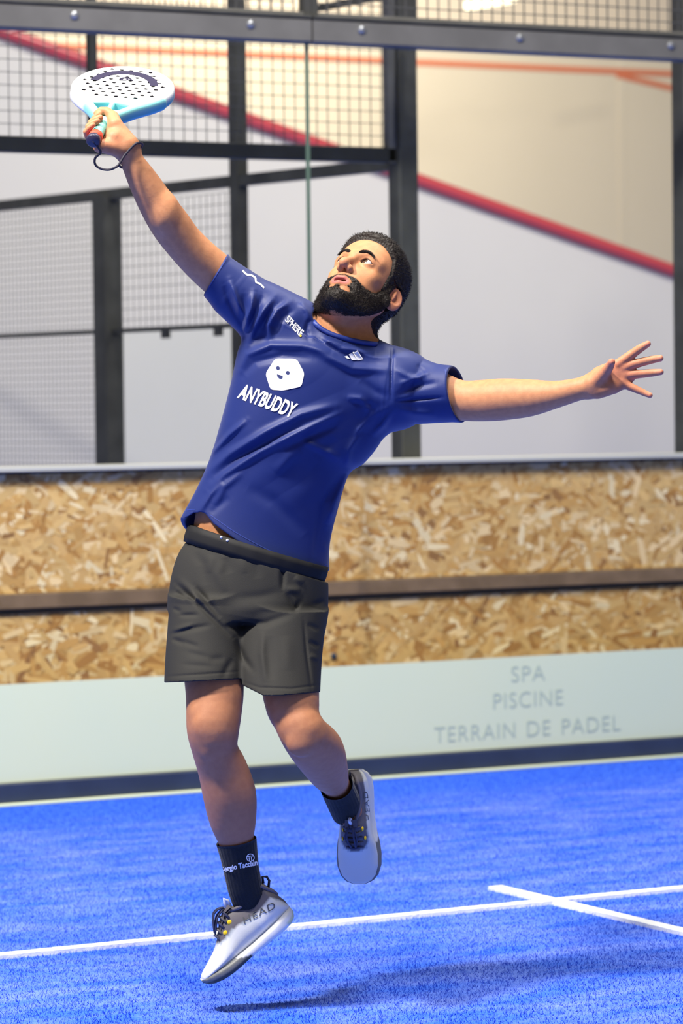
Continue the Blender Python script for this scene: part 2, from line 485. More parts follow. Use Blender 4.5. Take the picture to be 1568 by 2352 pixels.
def osb_board(x0, x1, z0, z1, parent, dens):
    b = MB().box((x0, YO, z0), (x1, YO + 0.018, z1)).build('board', M['osb'], parent)
    V = []; F = []; C = []
    pal = np.array([lin(214, 174, 112)[:3], lin(198, 152, 88)[:3], lin(228, 196, 146)[:3], lin(176, 126, 66)[:3], lin(206, 164, 104)[:3], lin(236, 212, 168)[:3], lin(152, 108, 62)[:3]])
    w = np.array([.24, .22, .16, .12, .16, .05, .05])
    n = int((x1 - x0) * (z1 - z0) * dens)
    for i in range(n):
        L = rng.uniform(0.06, 0.17); wd_ = rng.uniform(0.012, 0.036); a = rng.normal(0, 0.75)
        cx, cz = rng.uniform(x0 + .01, x1 - .01), rng.uniform(z0 + .006, z1 - .006)
        y = YO - rng.uniform(0.0003, 0.0028)
        u = np.array([math.cos(a), math.sin(a)]); p = np.array([-u[1], u[0]]); k = len(V)
        tw = rng.normal(0, 0.0008)
        for s, t, e in ((-1, -1, .9), (.0, -1.1, 1), (1, -.8, .9), (1.08, .3, 1), (.9, .9, .9), (-.1, 1.1, 1), (-1, .8, .95)):
            q = u * s * L / 2 * e + p * t * wd_ / 2 * rng.uniform(.7, 1.15)
            V.append((min(max(cx + q[0], x0), x1), y + tw * s, min(max(cz + q[1], z0), z1)))
        F.append(tuple(range(k, k + 7)))
        c = pal[rng.choice(7, p=w)] * rng.uniform(.86, 1.08); C += [c] * 7
    s = mk('strands', V, F, M['strand'], b, col=np.array(C)); s['kind'] = 'stuff'
    return b


osb = empty('chipboard_half_wall', (6.2, YO, 0), 'oriented strand board half wall with brown batten behind the glass', 'partition')
osb_board(2.8, 9.6, 0.775, 1.232, osb, 2300)
osb_board(2.8, 9.6, 0.05, 0.695, osb, 1500)
bt = MB().box((2.8, YO - 0.03, 0.715), (9.6, YO + 0.03, 0.774), 0.004).build('batten', M['timber'], osb)
MB().box((2.8, YO - 0.012, 0.696), (9.6, YO + 0.03, 0.7145)).build('gap_strip', M['timber_dark'], osb)
MB().box((2.8, YO - 0.05, 1.241), (9.6, YO + 0.10, 1.262), 0.003).build('ledge', M['trim_alu'], osb)
MB().box((2.8, YO - 0.035, 1.2325), (9.6, YO + 0.09, 1.2405)).build('ledge_strip', M['timber_dark'], osb)  # thin dark strip directly below the ledge
pb = on_y(765, 1507, YO)
MB().dome((pb[0], YO - 0.003, pb[2]), (0, -1, 0), 0.013, 0.01).build('screw', M['base'], osb)

# ---- steel fence behind the glass (parallel to it)
YA = YG + 0.46
fence = empty('steel_fence', (5.9, YA, 0), 'dark steel fence with square mesh behind the glass, above the half wall', 'fence')
za = on_y(450, 362, YA)[2]
xa = lambda px, py=300: on_y(px, py, YA)[0]
MB().box((2.6, YA - 0.03, za), (xa(900), YA + 0.03, za + 0.062), 0.005).build('rail', M['steel_black'], fence)
MB().box((xa(903), YA - 0.05, 0), (xa(946), YA + 0.05, 4.2), 0.005).build('post', M['steel_dark'], fence)
MB().box((xa(884), YA - 0.03, za), (xa(902), YA + 0.02, 4.2), 0.003).build('post', M['steel'], fence)
MB().box((xa(204), YA - 0.03, za + 0.062), (xa(219), YA + 0.02, 4.2), 0.003).build('post', M['steel_black'], fence)
MB().tube([(xa(903, 125) - .0, YA - 0.07, on_y(908, 125, YA)[2]), (xa(899), YA - 0.07, on_y(899, 180, YA)[2]), (xa(897), YA - 0.07, on_y(897, 330, YA)[2])], 0.006).build('conduit', M['steel_black'], fence)
n = int((xa(900) - 2.7) / 0.05)
wire_grid((xa(900) - n * 0.05, YA, za + 0.06), (1, 0, 0), (0, 0, 1), n, 24, 0.05, 0.0015).build('wire_mesh', M['wire'], fence)['kind'] = 'stuff'
MB().bar((xa(712), YA + .05, on_y(712, 22, YA)[2]), (xa(900), YA + .05, on_y(900, -12, YA)[2]), 0.03, 0.03).build('brace', M['steel_dark'], fence)
end_post = MB().box((xa(1556), YA - 0.05, 0), (xa(1556) + 0.09, YA + 0.05, 4.2), 0.005).build('steel_post', M['steel_dark'])
tag(end_post, 'dark steel post at the right edge behind the glass', 'post')

# ---- fence running away from the glass
DB = ray(-5050, 1008); DB = np.array([DB[0], DB[1], 0]); DB /= np.linalg.norm(DB)
PB0 = on_y(900, 380, YG + 0.75); NB = np.array([DB[1], -DB[0], 0])


def on_b(px, py):
    d = ray(px, py); t = ((PB0 - CAM) @ NB) / (d @ NB); return CAM + d * t


side = empty('side_fence', (PB0[0], PB0[1], 0), 'dark steel fence with fine mesh running away behind the glass at left', 'fence')
sB = lambda px: (on_b(px, 600) - PB0) @ DB
pB = lambda s, z: np.array([PB0[0], PB0[1], 0]) + DB * s + np.array([0, 0, z])
z1 = (on_b(0, 470)[2] + on_b(880, 384)[2]) / 2; z2 = (on_b(0, 772)[2] + on_b(520, 749)[2]) / 2
print('sidefence z', on_b(0, 470), on_b(880, 384), on_b(0, 772), on_b(520, 749))
MB().bar(pB(0.0, z1), pB(sB(-250), z1), 0.05, 0.05).build('rail', M['steel_dark'], side)
MB().bar(pB(sB(560), z2), pB(sB(-250), z2), 0.03, 0.022).build('rail', M['steel_dark'], side)
for px, top, w in ((247, z1, 0.10), (550, 4.2, 0.06)):
    s = sB(px); MB().bar(pB(s, 0), pB(s, top), w, 0.10 if px < 300 else 0.06, DB).build('post', M['steel_dark'], side)
s = sB(218); MB().bar(pB(s, 0), pB(s, z1), 0.012, 0.012, DB).build('clamp_strip', M['trim_alu'], side)
for px in (378, 499):
    s = sB(px); MB().bar(pB(s, z2 - 0.045), pB(s, z2 - 0.01), 0.02, 0.05, DB).build('clamp', M['steel_dark'], side)
s0, s1 = sB(535), sB(272); nn = int((s1 - s0) / 0.05)
wire_grid(pB(s0, z2), DB, (0, 0, 1), nn, int((z1 - z2) / 0.05), 0.05, 0.0014).build('wire_mesh', M['wire'], side)['kind'] = 'stuff'
s0, s1 = sB(222), sB(-250); nn = int((s1 - s0) / 0.035)
wire_grid(pB(s0, 0.9), DB, (0, 0, 1), nn, int((z1 - 0.9) / 0.035), 0.035, 0.0012).build('wire_mesh', M['wire'], side)['kind'] = 'stuff'
# clear pane under the mesh of the side fence
s0, s1 = sB(535), sB(272)
MB().bar(pB((s0 + s1) / 2, 0.3), pB((s0 + s1) / 2, z2 - 0.012), 0.01, s1 - s0, DB).build('pane', M['glass'], side)

# ---- white partition with sloping red cap, and beige wall beyond
YP = 18.0
pa = on_y(0, 73, YP); pc = on_y(1568, 632, YP)
sl = (pc[2] - pa[2]) / (pc[0] - pa[0]); zp = lambda x: pa[2] + (x - pa[0]) * sl
x0, x1 = 4.0, 15.5
V = [(x0, YP, 0), (x1, YP, 0), (x1, YP, zp(x1)), (x0, YP, zp(x0)), (x0, YP + .12, 0), (x1, YP + .12, 0), (x1, YP + .12, zp(x1)), (x0, YP + .12, zp(x0))]
pw = mk('wall_front', V, [(0, 1, 2, 3), (7, 6, 5, 4), (3, 2, 6, 7), (1, 5, 6, 2), (0, 3, 7, 4), (0, 4, 5, 1)], M['wall_white']); tag(pw, kind='structure')
cap = MB().tube([(x0 + (x1 - x0) * i / 8, YP - 0.02, zp(x0 + (x1 - x0) * i / 8)) for i in range(9)], 0.042, 12).build('trim_2', M['red_cap'], smooth=True)
tag(cap, kind='structure'); cap['label'] = 'red cap profile sloping down to the right over the white partition'
YF = 24.0
fw = MB().box((4, YF, 0), (24, YF + .2, 9)).build('wall_back', M['wall_beige']); tag(fw, kind='structure')
la = on_y(80, 96, YF); lb = on_y(1420, 171, YF); zl = (la[2] + lb[2]) / 2
o = MB().box((5, YF - .006, zl - .025), (24, YF - .001, zl + .025)).build('trim_3', M['orange_line']); tag(o, kind='structure')
a = on_y(1415, 172, YF); b = on_y(1570, 209, YF); e = b + (b - a) * 3
o = MB().bar((a[0], YF - .004, a[2]), (e[0], YF - .004, e[2]), 0.006, 0.05).build('trim_4', M['orange_line']); tag(o, kind='structure')
cx = on_y(1420, 300, YF)[0]
o = MB().box((cx, YF - .004, 0), (cx + .07, YF - .0005, 9)).build('trim_5', M['wall_beige']); tag(o, kind='structure')

# tube lamp
ta = on_y(1072, 14, 21.0); tb = on_y(1180, -4, 21.0)
lamp = empty('tube_lamp', (ta + tb) / 2, 'lit fluorescent tube lamp high behind the mesh at top', 'lamp')
MB().tube([ta, tb], 0.03, 10).build('tube', M['tube'], lamp)
up = np.array([0, 0, 0.05]); MB().bar(ta + up, tb + up, 0.08, 0.03).build('housing', M['trim_alu'], lamp)
for p in (ta, tb): MB().bar(p + up, p + np.array([0, 0, 4.0]), 0.006, 0.006, (0, 1, 0)).build('hanger', M['trim_alu'], lamp)
# ================================================================== PERSON
D0 = 8.15
VOX = 0.0019


def Q(px, py, dz=0.0):
    d = D0 + dz
    return np.array([(px - 784) / FPX * d, (1176 - py) / FPX * d, d])


def R_(r, dz=0.0): return r / FPX * (D0 + dz)


def E(xl, yl, xr, yr, dz=0.0):
    """limb node from its two outline points"""
    return (Q((xl + xr) / 2, (yl + yr) / 2, dz), R_(math.hypot(xr - xl, yr - yl) / 2, dz))


def Nd(px, py, r, dz=0.0): return (Q(px, py, dz), R_(r, dz))


def smin(a, b, k):
    h = np.maximum(k - np.abs(a - b), 0) / k
    return np.minimum(a, b) - h * h * k * 0.25


class Field:
    def __init__(s): s.ops = []; s.mods = []
    def _add(s, op, k, lo, hi, fn): s.ops.append((op, k, np.array(lo) - k - 0.006, np.array(hi) + k + 0.006, fn))
    def chain(s, nodes, k=0.012, ez=1.0, op='u', m=1):
        P = np.array([n[0] for n in nodes]); r = np.array([n[1] for n in nodes])
        if m > 1:                                  # ease the taper through the nodes
            A = np.c_[P, r]; A = np.vstack([2 * A[0] - A[1], A, 2 * A[-1] - A[-2]]); o = []
            for i in range(1, len(A) - 2):
                a, b, c, d = A[i - 1:i + 3]
                for j in range(m):
                    t = j / m; o.append(.5 * (2 * b + (c - a) * t + (2 * a - 5 * b + 4 * c - d) * t * t + (3 * b - a - 3 * c + d) * t ** 3))
            A = np.array(o + [A[-2]]); P, r = A[:, :3], A[:, 3]
        sc = np.array([1, 1, 1 / ez])
        rm = r.max() * max(1, ez)
        def fn(X):
            Y = X * sc; A = P * sc; d = None
            c0 = (Y.min(0) + Y.max(0)) / 2; hr = np.linalg.norm(Y.max(0) - Y.min(0)) / 2; cl = []
            for i in range(len(A) - 1):
                ab = A[i + 1] - A[i]; t = min(max(((c0 - A[i]) @ ab) / (ab @ ab), 0), 1); cl.append(np.linalg.norm(c0 - A[i] - t * ab))
            best = min(c + hr - min(r[i], r[i + 1]) for i, c in enumerate(cl))
            for i in range(len(A) - 1):
                if cl[i] - hr - max(r[i], r[i + 1]) > best: continue
                ab = A[i + 1] - A[i]; t = np.clip(((Y - A[i]) @ ab) / (ab @ ab), 0, 1)
                e = np.linalg.norm(Y - A[i] - t[:, None] * ab, axis=1) - (r[i] + t * (r[i + 1] - r[i]))
                d = e if d is None else np.minimum(d, e)
            return d
        s._add(op, k, (P - rm).min(0), (P + rm).max(0), fn)
    def slab(s, rows, k=0.015, op='u'):
        """rows: (left outline point, right outline point, half depth): elliptical sections strung along an axis in the picture plane"""
        Lp = np.array([x[0] for x in rows]); Rp = np.array([x[1] for x in rows]); rz = np.array([x[2] for x in rows])
        C = (Lp + Rp) / 2; e = C[-1] - C[0]; e[2] = 0; e = e / np.linalg.norm(e); f = np.array([-e[1], e[0], 0])
        if (Rp[0] - Lp[0]) @ f < 0: f = -f
        def dense(a, v):
            """smooth curve through (a, v) sampled finely"""
            o = np.argsort(a); a = a[o]; v = v[o]; A = np.r_[2 * a[0] - a[1], a, 2 * a[-1] - a[-2]]; B = np.r_[2 * v[0] - v[1], v, 2 * v[-1] - v[-2]]; xs = []; ys = []
            for i in range(1, len(A) - 2):
                for j in range(10):
                    t = j / 10; h = lambda q: .5 * (2 * q[1] + (q[2] - q[0]) * t + (2 * q[0] - 5 * q[1] + 4 * q[2] - q[3]) * t * t + (3 * q[1] - q[0] - 3 * q[2] + q[3]) * t ** 3)
                    xs.append(h(A[i - 1:i + 3])); ys.append(h(B[i - 1:i + 3]))
            xs.append(a[-1]); ys.append(v[-1]); xs = np.maximum.accumulate(xs); return np.array(xs), np.array(ys)
        la, lf = dense(Lp @ e, Lp @ f); ra, rf = dense(Rp @ e, Rp @ f); ca, cz = dense(C @ e, C[:, 2]); za, zz = dense(C @ e, rz)
        a0 = min(la[0], ra[0]); a1 = max(la[-1], ra[-1])
        def fn(X):
            a = X @ e; q = X @ f; l = np.interp(a, la, lf); r = np.interp(a, ra, rf)
            rx = np.maximum((r - l) / 2, .01); u = q - (l + r) / 2; w = X[:, 2] - np.interp(a, ca, cz); b = np.interp(a, za, zz)
            k0 = np.sqrt((u / rx) ** 2 + (w / b) ** 2) + 1e-9; k1 = np.sqrt((u / rx ** 2) ** 2 + (w / b ** 2) ** 2) + 1e-9
            d = np.where(k0 < 0.3, -0.7 * np.minimum(rx, b), k0 * (k0 - 1) / k1)
            return np.maximum(d, np.maximum(a0 - a, a - a1))
        A = np.concatenate([Lp, Rp]); m = rz.max()
        s._add(op, k, A.min(0) - [.02, .02, m], A.max(0) + [.02, .02, m], fn)
    def ell(s, c, r, k=0.01, op='u', rot=None):
        c = np.array(c, float); r = np.array(r, float)
        def fn(X):
            v = X - c
            if rot is not None: v = v @ rot
            k0 = np.linalg.norm(v / r, axis=1) + 1e-9; k1 = np.linalg.norm(v / r ** 2, axis=1) + 1e-9
            return k0 * (k0 - 1) / k1
        s._add(op, k, c - r.max(), c + r.max(), fn)
    def fn(s, lo, hi, f, k=0.01, op='u'): s._add(op, k, lo, hi, f)
    def eval(s, X, lo=None, hi=None):
        d = np.full(len(X), 0.2)
        lo = X.min(0) if lo is None else lo; hi = X.max(0) if hi is None else hi
        for op, k, a, b, f in s.ops:
            if (a > hi).any() or (b < lo).any(): continue
            e = f(X)
            if op == 'u': d = smin(d, e, k)
            elif op == 's': d = -smin(-d, e, k)      # carve
            else: d = -smin(-d, -e, k)               # keep inside
        for m in s.mods: d = m(X, d)
        return d
    def bounds(s):
        U = [(a, b) for op, k, a, b, f in s.ops if op == 'u']
        return np.min([a for a, b in U], 0), np.max([b for a, b in U], 0)


def mesh_field(F, vox, lo=None, hi=None, cs=24):
    """surface nets over the field, in blocks"""
    l, h = F.bounds()
    lo = l if lo is None else np.maximum(l, lo); hi = h if hi is None else np.minimum(h, hi)
    n = np.ceil((hi - lo) / vox).astype(int) + 3
    nb = np.ceil(n / cs).astype(int)
    NY, NZ = int(n[1] + cs + 2), int(n[2] + cs + 2)
    ids = []; vs = []; fs = []
    g4 = np.linspace(0, cs, 5); C4 = np.stack(np.meshgrid(g4, g4, g4, indexing='ij'), -1).reshape(-1, 3) * vox
    thr = cs / 4 * vox * 1.0
    gi = np.arange(cs + 2); G = np.stack(np.meshgrid(gi, gi, gi, indexing='ij'), -1).reshape(-1, 3)
    OFF = np.array([(a, b, c) for a in (0, 1) for b in (0, 1) for c in (0, 1)])
    EDG = [(i, j) for i in range(8) for j in range(i + 1, 8) if np.abs(OFF[i] - OFF[j]).sum() == 1]
    boxes = [(a, b) for op, k, a, b, f in F.ops if op == 'u']
    for bi in np.ndindex(*nb):
        o = np.array(bi) * cs - 1; p0 = lo + o * vox; p1 = p0 + (cs + 2) * vox
        if not any((a < p1).all() and (b > p0).all() for a, b in boxes): continue
        d = F.eval(p0 + C4, p0, p1)
        if d.min() > thr or d.max() < -thr: continue
        V = F.eval(p0 + G * vox, p0, p1).reshape((cs + 2,) * 3)
        ins = V < 0
        if ins.all() or not ins.any(): continue
        m = cs + 1
        cnt = sum(ins[a:a + m, b:b + m, c:c + m].astype(np.int8) for a, b, c in OFF)
        cell = np.argwhere((cnt > 0) & (cnt < 8)); cell = cell[(cell < cs).all(1)] if True else cell
        if len(cell):
            acc = np.zeros((len(cell), 3)); w = np.zeros(len(cell))
            cv = np.stack([V[cell[:, 0] + a, cell[:, 1] + b, cell[:, 2] + c] for a, b, c in OFF], 1)
            for i, j in EDG:
                x = (cv[:, i] < 0) != (cv[:, j] < 0)
                t = np.where(x, cv[:, i] / np.where(x, cv[:, i] - cv[:, j], 1), 0)
                acc += x[:, None] * (OFF[i] + t[:, None] * (OFF[j] - OFF[i])); w += x
            vs.append(p0 + (cell + acc / w[:, None]) * vox)
            g = cell + o + 1; ids.append((g[:, 0].astype(np.int64) * NY + g[:, 1]) * NZ + g[:, 2])
        for ax in range(3):
            sh = [slice(0, m)] * 3; s2 = list(sh); s2[ax] = slice(1, m + 1)
            A = ins[tuple(sh)]; B = ins[tuple(s2)]
            e = np.argwhere(A != B)
            e = e[((e >= 1) & (e <= cs)).all(1)]
            if not len(e): continue
            e1, e2 = [(1, 2), (2, 0), (0, 1)][ax]
            q = []
            for da, db in ((0, 0), (-1, 0), (-1, -1), (0, -1)):
                c = e.copy(); c[:, e1] += da; c[:, e2] += db; g = c + o + 1
                q.append((g[:, 0].astype(np.int64) * NY + g[:, 1]) * NZ + g[:, 2])
            q = np.stack(q, 1); fl = ~A[tuple(e.T)]
            q[fl] = q[fl][:, ::-1]
            fs.append(q)
    ids = np.concatenate(ids); vs = np.concatenate(vs); fs = np.concatenate(fs)
    od = np.argsort(ids); ids = ids[od]; vs = vs[od]
    idx = np.searchsorted(ids, fs); idx = np.clip(idx, 0, len(ids) - 1)
    ok = (ids[idx] == fs).all(1); F_ = idx[ok]
    # face direction: camera frame (right, up, forward) is mirrored in the world, so flip
    return vs, F_[:, ::-1].copy()


def vnormals(v, f):
    n = np.zeros_like(v); a = np.cross(v[f[:, 2]] - v[f[:, 0]], v[f[:, 3]] - v[f[:, 1]])
    for k in range(4): np.add.at(n, f[:, k], a)
    return n / (np.linalg.norm(n, axis=1, keepdims=True) + 1e-12)


def prune(v, f):
    """keep only used vertices"""
    u, inv = np.unique(f, return_inverse=True)
    return v[u], inv.reshape(f.shape)


def orient(v, f):
    """outward faces by signed volume"""
    a, b, c, d = (v[f[:, k]] for k in range(4))
    vol = (np.cross(a, b) * c).sum() + (np.cross(a, c) * d).sum()
    return f if vol > 0 else f[:, ::-1].copy()


def relax(v, f, w, it):
    """even out the surface where w > 0"""
    e = np.concatenate([f[:, [0, 1]], f[:, [1, 2]], f[:, [2, 3]], f[:, [3, 0]]]); n = len(v)
    cnt = np.maximum(np.bincount(e[:, 0], minlength=n), 1)
    for _ in range(it):
        a = np.stack([np.bincount(e[:, 0], v[e[:, 1], k], n) for k in range(3)], 1) / cnt[:, None]
        v = v + w[:, None] * (a - v)
    return v


def pxy(X): return 784 + FPX * X[:, 0] / X[:, 2], 1176 - FPX * X[:, 1] / X[:, 2]


def folds(strokes, zmid, side=1):
    """strokes: (points px, width px, height mm): ridges (+) and creases (-) modelled into cloth on the near side"""
    S = []
    for pts, w, h in strokes:
        P = np.array(pts, float); seg = np.linalg.norm(np.diff(P, axis=0), axis=1); cum = np.r_[0, np.cumsum(seg)]
        S.append((P, w, h / 1000, cum, P.min(0) - 3 * w, P.max(0) + 3 * w))
    def mod(X, d):
        x, y = pxy(X); lo = np.array([x.min(), y.min()]); hi = np.array([x.max(), y.max()])
        msk = np.clip((zmid - X[:, 2]) / 0.04, 0, 1)
        if msk.max() <= 0: return d
        add = np.zeros(len(X)); p = np.stack([x, y], 1)
        for P, w, h, cum, a, b in S:
            if (a > hi).any() or (b < lo).any(): continue
            best = None; tt = None
            for i in range(len(P) - 1):
                ab = P[i + 1] - P[i]; t = np.clip(((p - P[i]) @ ab) / (ab @ ab), 0, 1)
                e = ((p - P[i] - t[:, None] * ab) ** 2).sum(1); u = (cum[i] + t * (cum[i + 1] - cum[i])) / cum[-1]
                if best is None: best, tt = e, u
                else:
                    m = e < best; best = np.where(m, e, best); tt = np.where(m, u, tt)
            add += h * np.exp(-best / w ** 2) * np.sin(np.pi * np.clip(tt, .02, .98)) ** .7
        return d - add * msk
    return mod


def cut_curve(pts, below=True):
    """signed px distance (m) past a curve y(x) in the picture"""
    xs = [p[0] for p in pts]; ys = [p[1] for p in pts]
    def f(X):
        x, y = pxy(X); return (y - np.interp(x, xs, ys)) / FPX * X[:, 2] * 0.9
    return f


# ---- head frame
HM = np.array([[0.87811071, -0.29047636, 0.38019082], [-0.09229316, 0.67685856, 0.73030436], [0.46947156, 0.6763771, -0.56754777]])
HS = 1.05
HO = Q(828, 673, 0.02)


def h_loc(X):
    v = (X - HO) * np.array([1, 1, -1.0]); return (v @ HM) / HS


def h_q(p): return HO + (np.asarray(p, float) * HS @ HM.T) * np.array([1, 1, -1.0])


class HeadField(Field):
    """the same field with primitives given in head coordinates"""
    pass


body = Field()


def H_ell(c, r, k=0.008, op='u', rot=None):
    c = np.array(c, float); r = np.array(r, float)
    def fn(X):
        v = h_loc(X) - c
        if rot is not None: v = v @ rot
        k0 = np.linalg.norm(v / r, axis=1) + 1e-9; k1 = np.linalg.norm(v / r ** 2, axis=1) + 1e-9
        return HS * k0 * (k0 - 1) / k1
    q = h_q(c); m = r.max() * HS
    body.fn(q - m, q + m, fn, k, op)


def H_chain(pts, k=0.006, op='u'):
    P = np.array([p[:3] for p in pts], float); r = np.array([p[3] for p in pts])
    def fn(X):
        Y = h_loc(X); d = None
        for i in range(len(P) - 1):
            ab = P[i + 1] - P[i]; t = np.clip(((Y - P[i]) @ ab) / (ab @ ab), 0, 1)
            e = np.linalg.norm(Y - P[i] - t[:, None] * ab, axis=1) - (r[i] + t * (r[i + 1] - r[i]))
            d = e if d is None else np.minimum(d, e)
        return d * HS
    q = np.array([h_q(p) for p in P]); m = r.max() * HS
    body.fn((q - m).min(0), (q + m).max(0), fn, k, op)


def row(xl, yl, xr, yr, rz, dz=0.0): return (Q(xl, yl, dz), Q(xr, yr, dz), rz)


# ---- torso, neck, limbs
body.slab([row(600, 752, 900, 872, .09), row(566, 810, 885, 945, .103), row(536, 930, 845, 1030, .103), row(508, 1010, 805, 1080, .100),
           row(480, 1085, 775, 1150, .092), row(455, 1150, 745, 1225, .092), row(440, 1240, 730, 1325, .098), row(425, 1370, 720, 1400, .096)], 0.02)
body.chain([Nd(600, 712, 58), Nd(700, 765, 55), Nd(775, 805, 70), Nd(880, 850, 56), Nd(935, 886, 58)], 0.03)
body.chain([Nd(770, 815, 74, .02), Nd(794, 757, 62, .02), Nd(826, 700, 58, .04)], 0.02)
# right arm, reaching up
body.chain([Nd(612, 722, 54), E(528, 722, 574, 640, -.005), E(470, 670, 522, 588, -.02), E(425, 628, 490, 560, -.04), E(385, 583, 456, 527, -.06), E(354, 543, 428, 488, -.08),
            E(330, 500, 394, 445, -.10), E(303, 440, 356, 393, -.12), E(284, 388, 320, 348, -.135), E(270, 365, 308, 325, -.14)], 0.02, m=4)
body.ell(Q(378, 490, -.115), (R_(34), R_(48), .034), 0.012)           # forearm belly
# left arm, out to the side
body.chain([Nd(930, 890, 62), E(990, 846, 985, 958, -.02), E(1052, 872, 1052, 966, -.04), E(1100, 873, 1100, 968, -.06), E(1150, 869, 1152, 966, -.09), E(1210, 871, 1218, 957, -.12),
            E(1270, 875, 1283, 937, -.16), E(1322, 868, 1333, 920, -.19), E(1350, 862, 1362, 913, -.20)], 0.02, m=4)
# right leg (nearer), straight down
body.chain([Nd(480, 1400, 76, -.03), E(424, 1570, 560, 1570, -.15), E(427, 1625, 556, 1630, -.18), E(429, 1668, 549, 1682, -.2), E(441, 1722, 546, 1722, -.19), E(455, 1775, 569, 1765, -.165),
            E(466, 1830, 588, 1820, -.15), E(480, 1885, 588, 1872, -.135), E(503, 1940, 581, 1924, -.12), E(521, 2000, 584, 1992, -.11), Nd(564, 2042, 27, -.10), Nd(578, 2070, 25, -.09)], 0.02, m=4)
body.ell(Q(474, 1670, -.238), (R_(30), R_(34), .022), 0.008)
body.ell(Q(452, 1640, -.222), (R_(16), R_(26), .016), 0.008)
body.ell(Q(480, 1722, -.234), (R_(18), R_(22), .014), 0.008)
body.ell(Q(530, 1815, -.12), (R_(44), R_(80), .052), 0.012)
# left leg, knee bent, shin going back
body.chain([Nd(650, 1400, 76, -.03), E(603, 1597, 733, 1592, -.17), E(625, 1650, 734, 1645, -.2), E(650, 1712, 752, 1668, -.21), E(676, 1748, 786, 1704, -.12), E(712, 1790, 797, 1758, 0.0),
            E(740, 1815, 800, 1788, .11), E(752, 1850, 822, 1830, .17), Nd(800, 1865, 34, .19)], 0.02, m=4)
body.ell(Q(690, 1708, -.252), (R_(32), R_(30), .022), 0.008)
body.ell(Q(752, 1712, -.09), (R_(30), R_(40), .045), 0.01)
# left hand, open, palm to the lens
body.chain([Nd(1356, 887, 26, -.2), Nd(1385, 874, 35, -.205), Nd(1412, 862, 34, -.21), Nd(1432, 856, 30, -.21)], 0.015, 0.5)
body.chain([Nd(1372, 896, 20, -.215), Nd(1408, 886, 19, -.22), Nd(1430, 878, 14, -.215)], 0.012, 0.75)
body.chain([Nd(1418, 838, 12.5, -.215), Nd(1434, 826, 11.5, -.218), Nd(1453, 812, 10.5, -.222), Nd(1470, 800, 9.5, -.23), Nd(1487, 790, 7.5, -.238)], 0.006)
body.chain([Nd(1432, 846, 12.5, -.215), Nd(1450, 838, 11, -.22), Nd(1476, 831, 10, -.225), Nd(1498, 826, 9, -.232), Nd(1516, 823, 7.5, -.24)], 0.006)
body.chain([Nd(1436, 862, 12, -.215), Nd(1456, 860, 10.5, -.22), Nd(1480, 858, 9.5, -.225), Nd(1502, 856, 8.5, -.232), Nd(1517, 854.5, 7, -.24)], 0.006)
body.chain([Nd(1428, 878, 12, -.215), Nd(1446, 888, 9.5, -.22), Nd(1462, 895, 8.5, -.225), Nd(1478, 902, 7.5, -.23), Nd(1492, 908, 6.5, -.236)], 0.006)
body.chain([Nd(1362, 880, 18, -.215), Nd(1380, 864, 17, -.225), Nd(1392, 852, 13, -.24), Nd(1399, 842, 10.5, -.255), Nd(1404, 832, 8.5, -.268)], 0.010)

# ---- racket frame and the gripping right hand
RL = np.array([0.16, 0.47, 0.868]); RL /= np.linalg.norm(RL)
RW = np.array([0.985, -0.11, -.12]); RW -= RL * (RW @ RL); RW /= np.linalg.norm(RW)
RN = np.cross(RW, RL); RN *= -np.sign(RN[2]); RN /= np.linalg.norm(RN)
RC = Q(281, 212, 0.075)


def rq(w, l, n): return RC + RW * w + RL * l + RN * n


HB = 0.024                       # finger centreline radius round the grip
def ring(l, th, r=HB, dl=0.0):
    a = math.radians(th); return rq(r * math.cos(a), l + dl, r * math.sin(a))


wr = Q(297, 346, -.14)
# palm and the heel of the hand
body.chain([(wr, R_(25)), (rq(.040, -.268, -.012), .021), (rq(.030, -.245, -.014), .021)], 0.012)
body.chain([(wr, R_(22)), (rq(.020, -.300, -.022), .017), (rq(.006, -.292, -.030), .013)], 0.012)
body.chain([(Q(292, 330, -.145), R_(24)), (rq(.036, -.238, .008), .019), (rq(.024, -.212, .018), .015)], 0.012)
for l, r, a0, a1 in ((-.212, .0092, -62, -238), (-.238, .0096, -62, -262), (-.261, .0092, -62, -258), (-.283, .0082, -60, -244)):
    nod = []
    for i in range(8):
        a = a0 + (a1 - a0) * i / 7
        bump_ = HB + (0.003 if i in (2, 5) else 0.0)
        nod.append((ring(l + 0.004 * math.sin(i), a, bump_), r * (1.08 - 0.035 * i)))
    body.chain([(rq(.026, l, -.02), r * 1.15)] + nod, 0.004)
    body.ell(ring(l, a0 - 12, HB + .004), (r * 1.15,) * 3, 0.006)      # knuckle
# thumb over the top of the grip
body.chain([(rq(.034, -.238, .012), .016), (rq(.022, -.212, .023), .012), (rq(.006, -.200, .028), .0105), (rq(-.010, -.196, .026), .0095), (rq(-.020, -.198, .019), .0082)], 0.006)

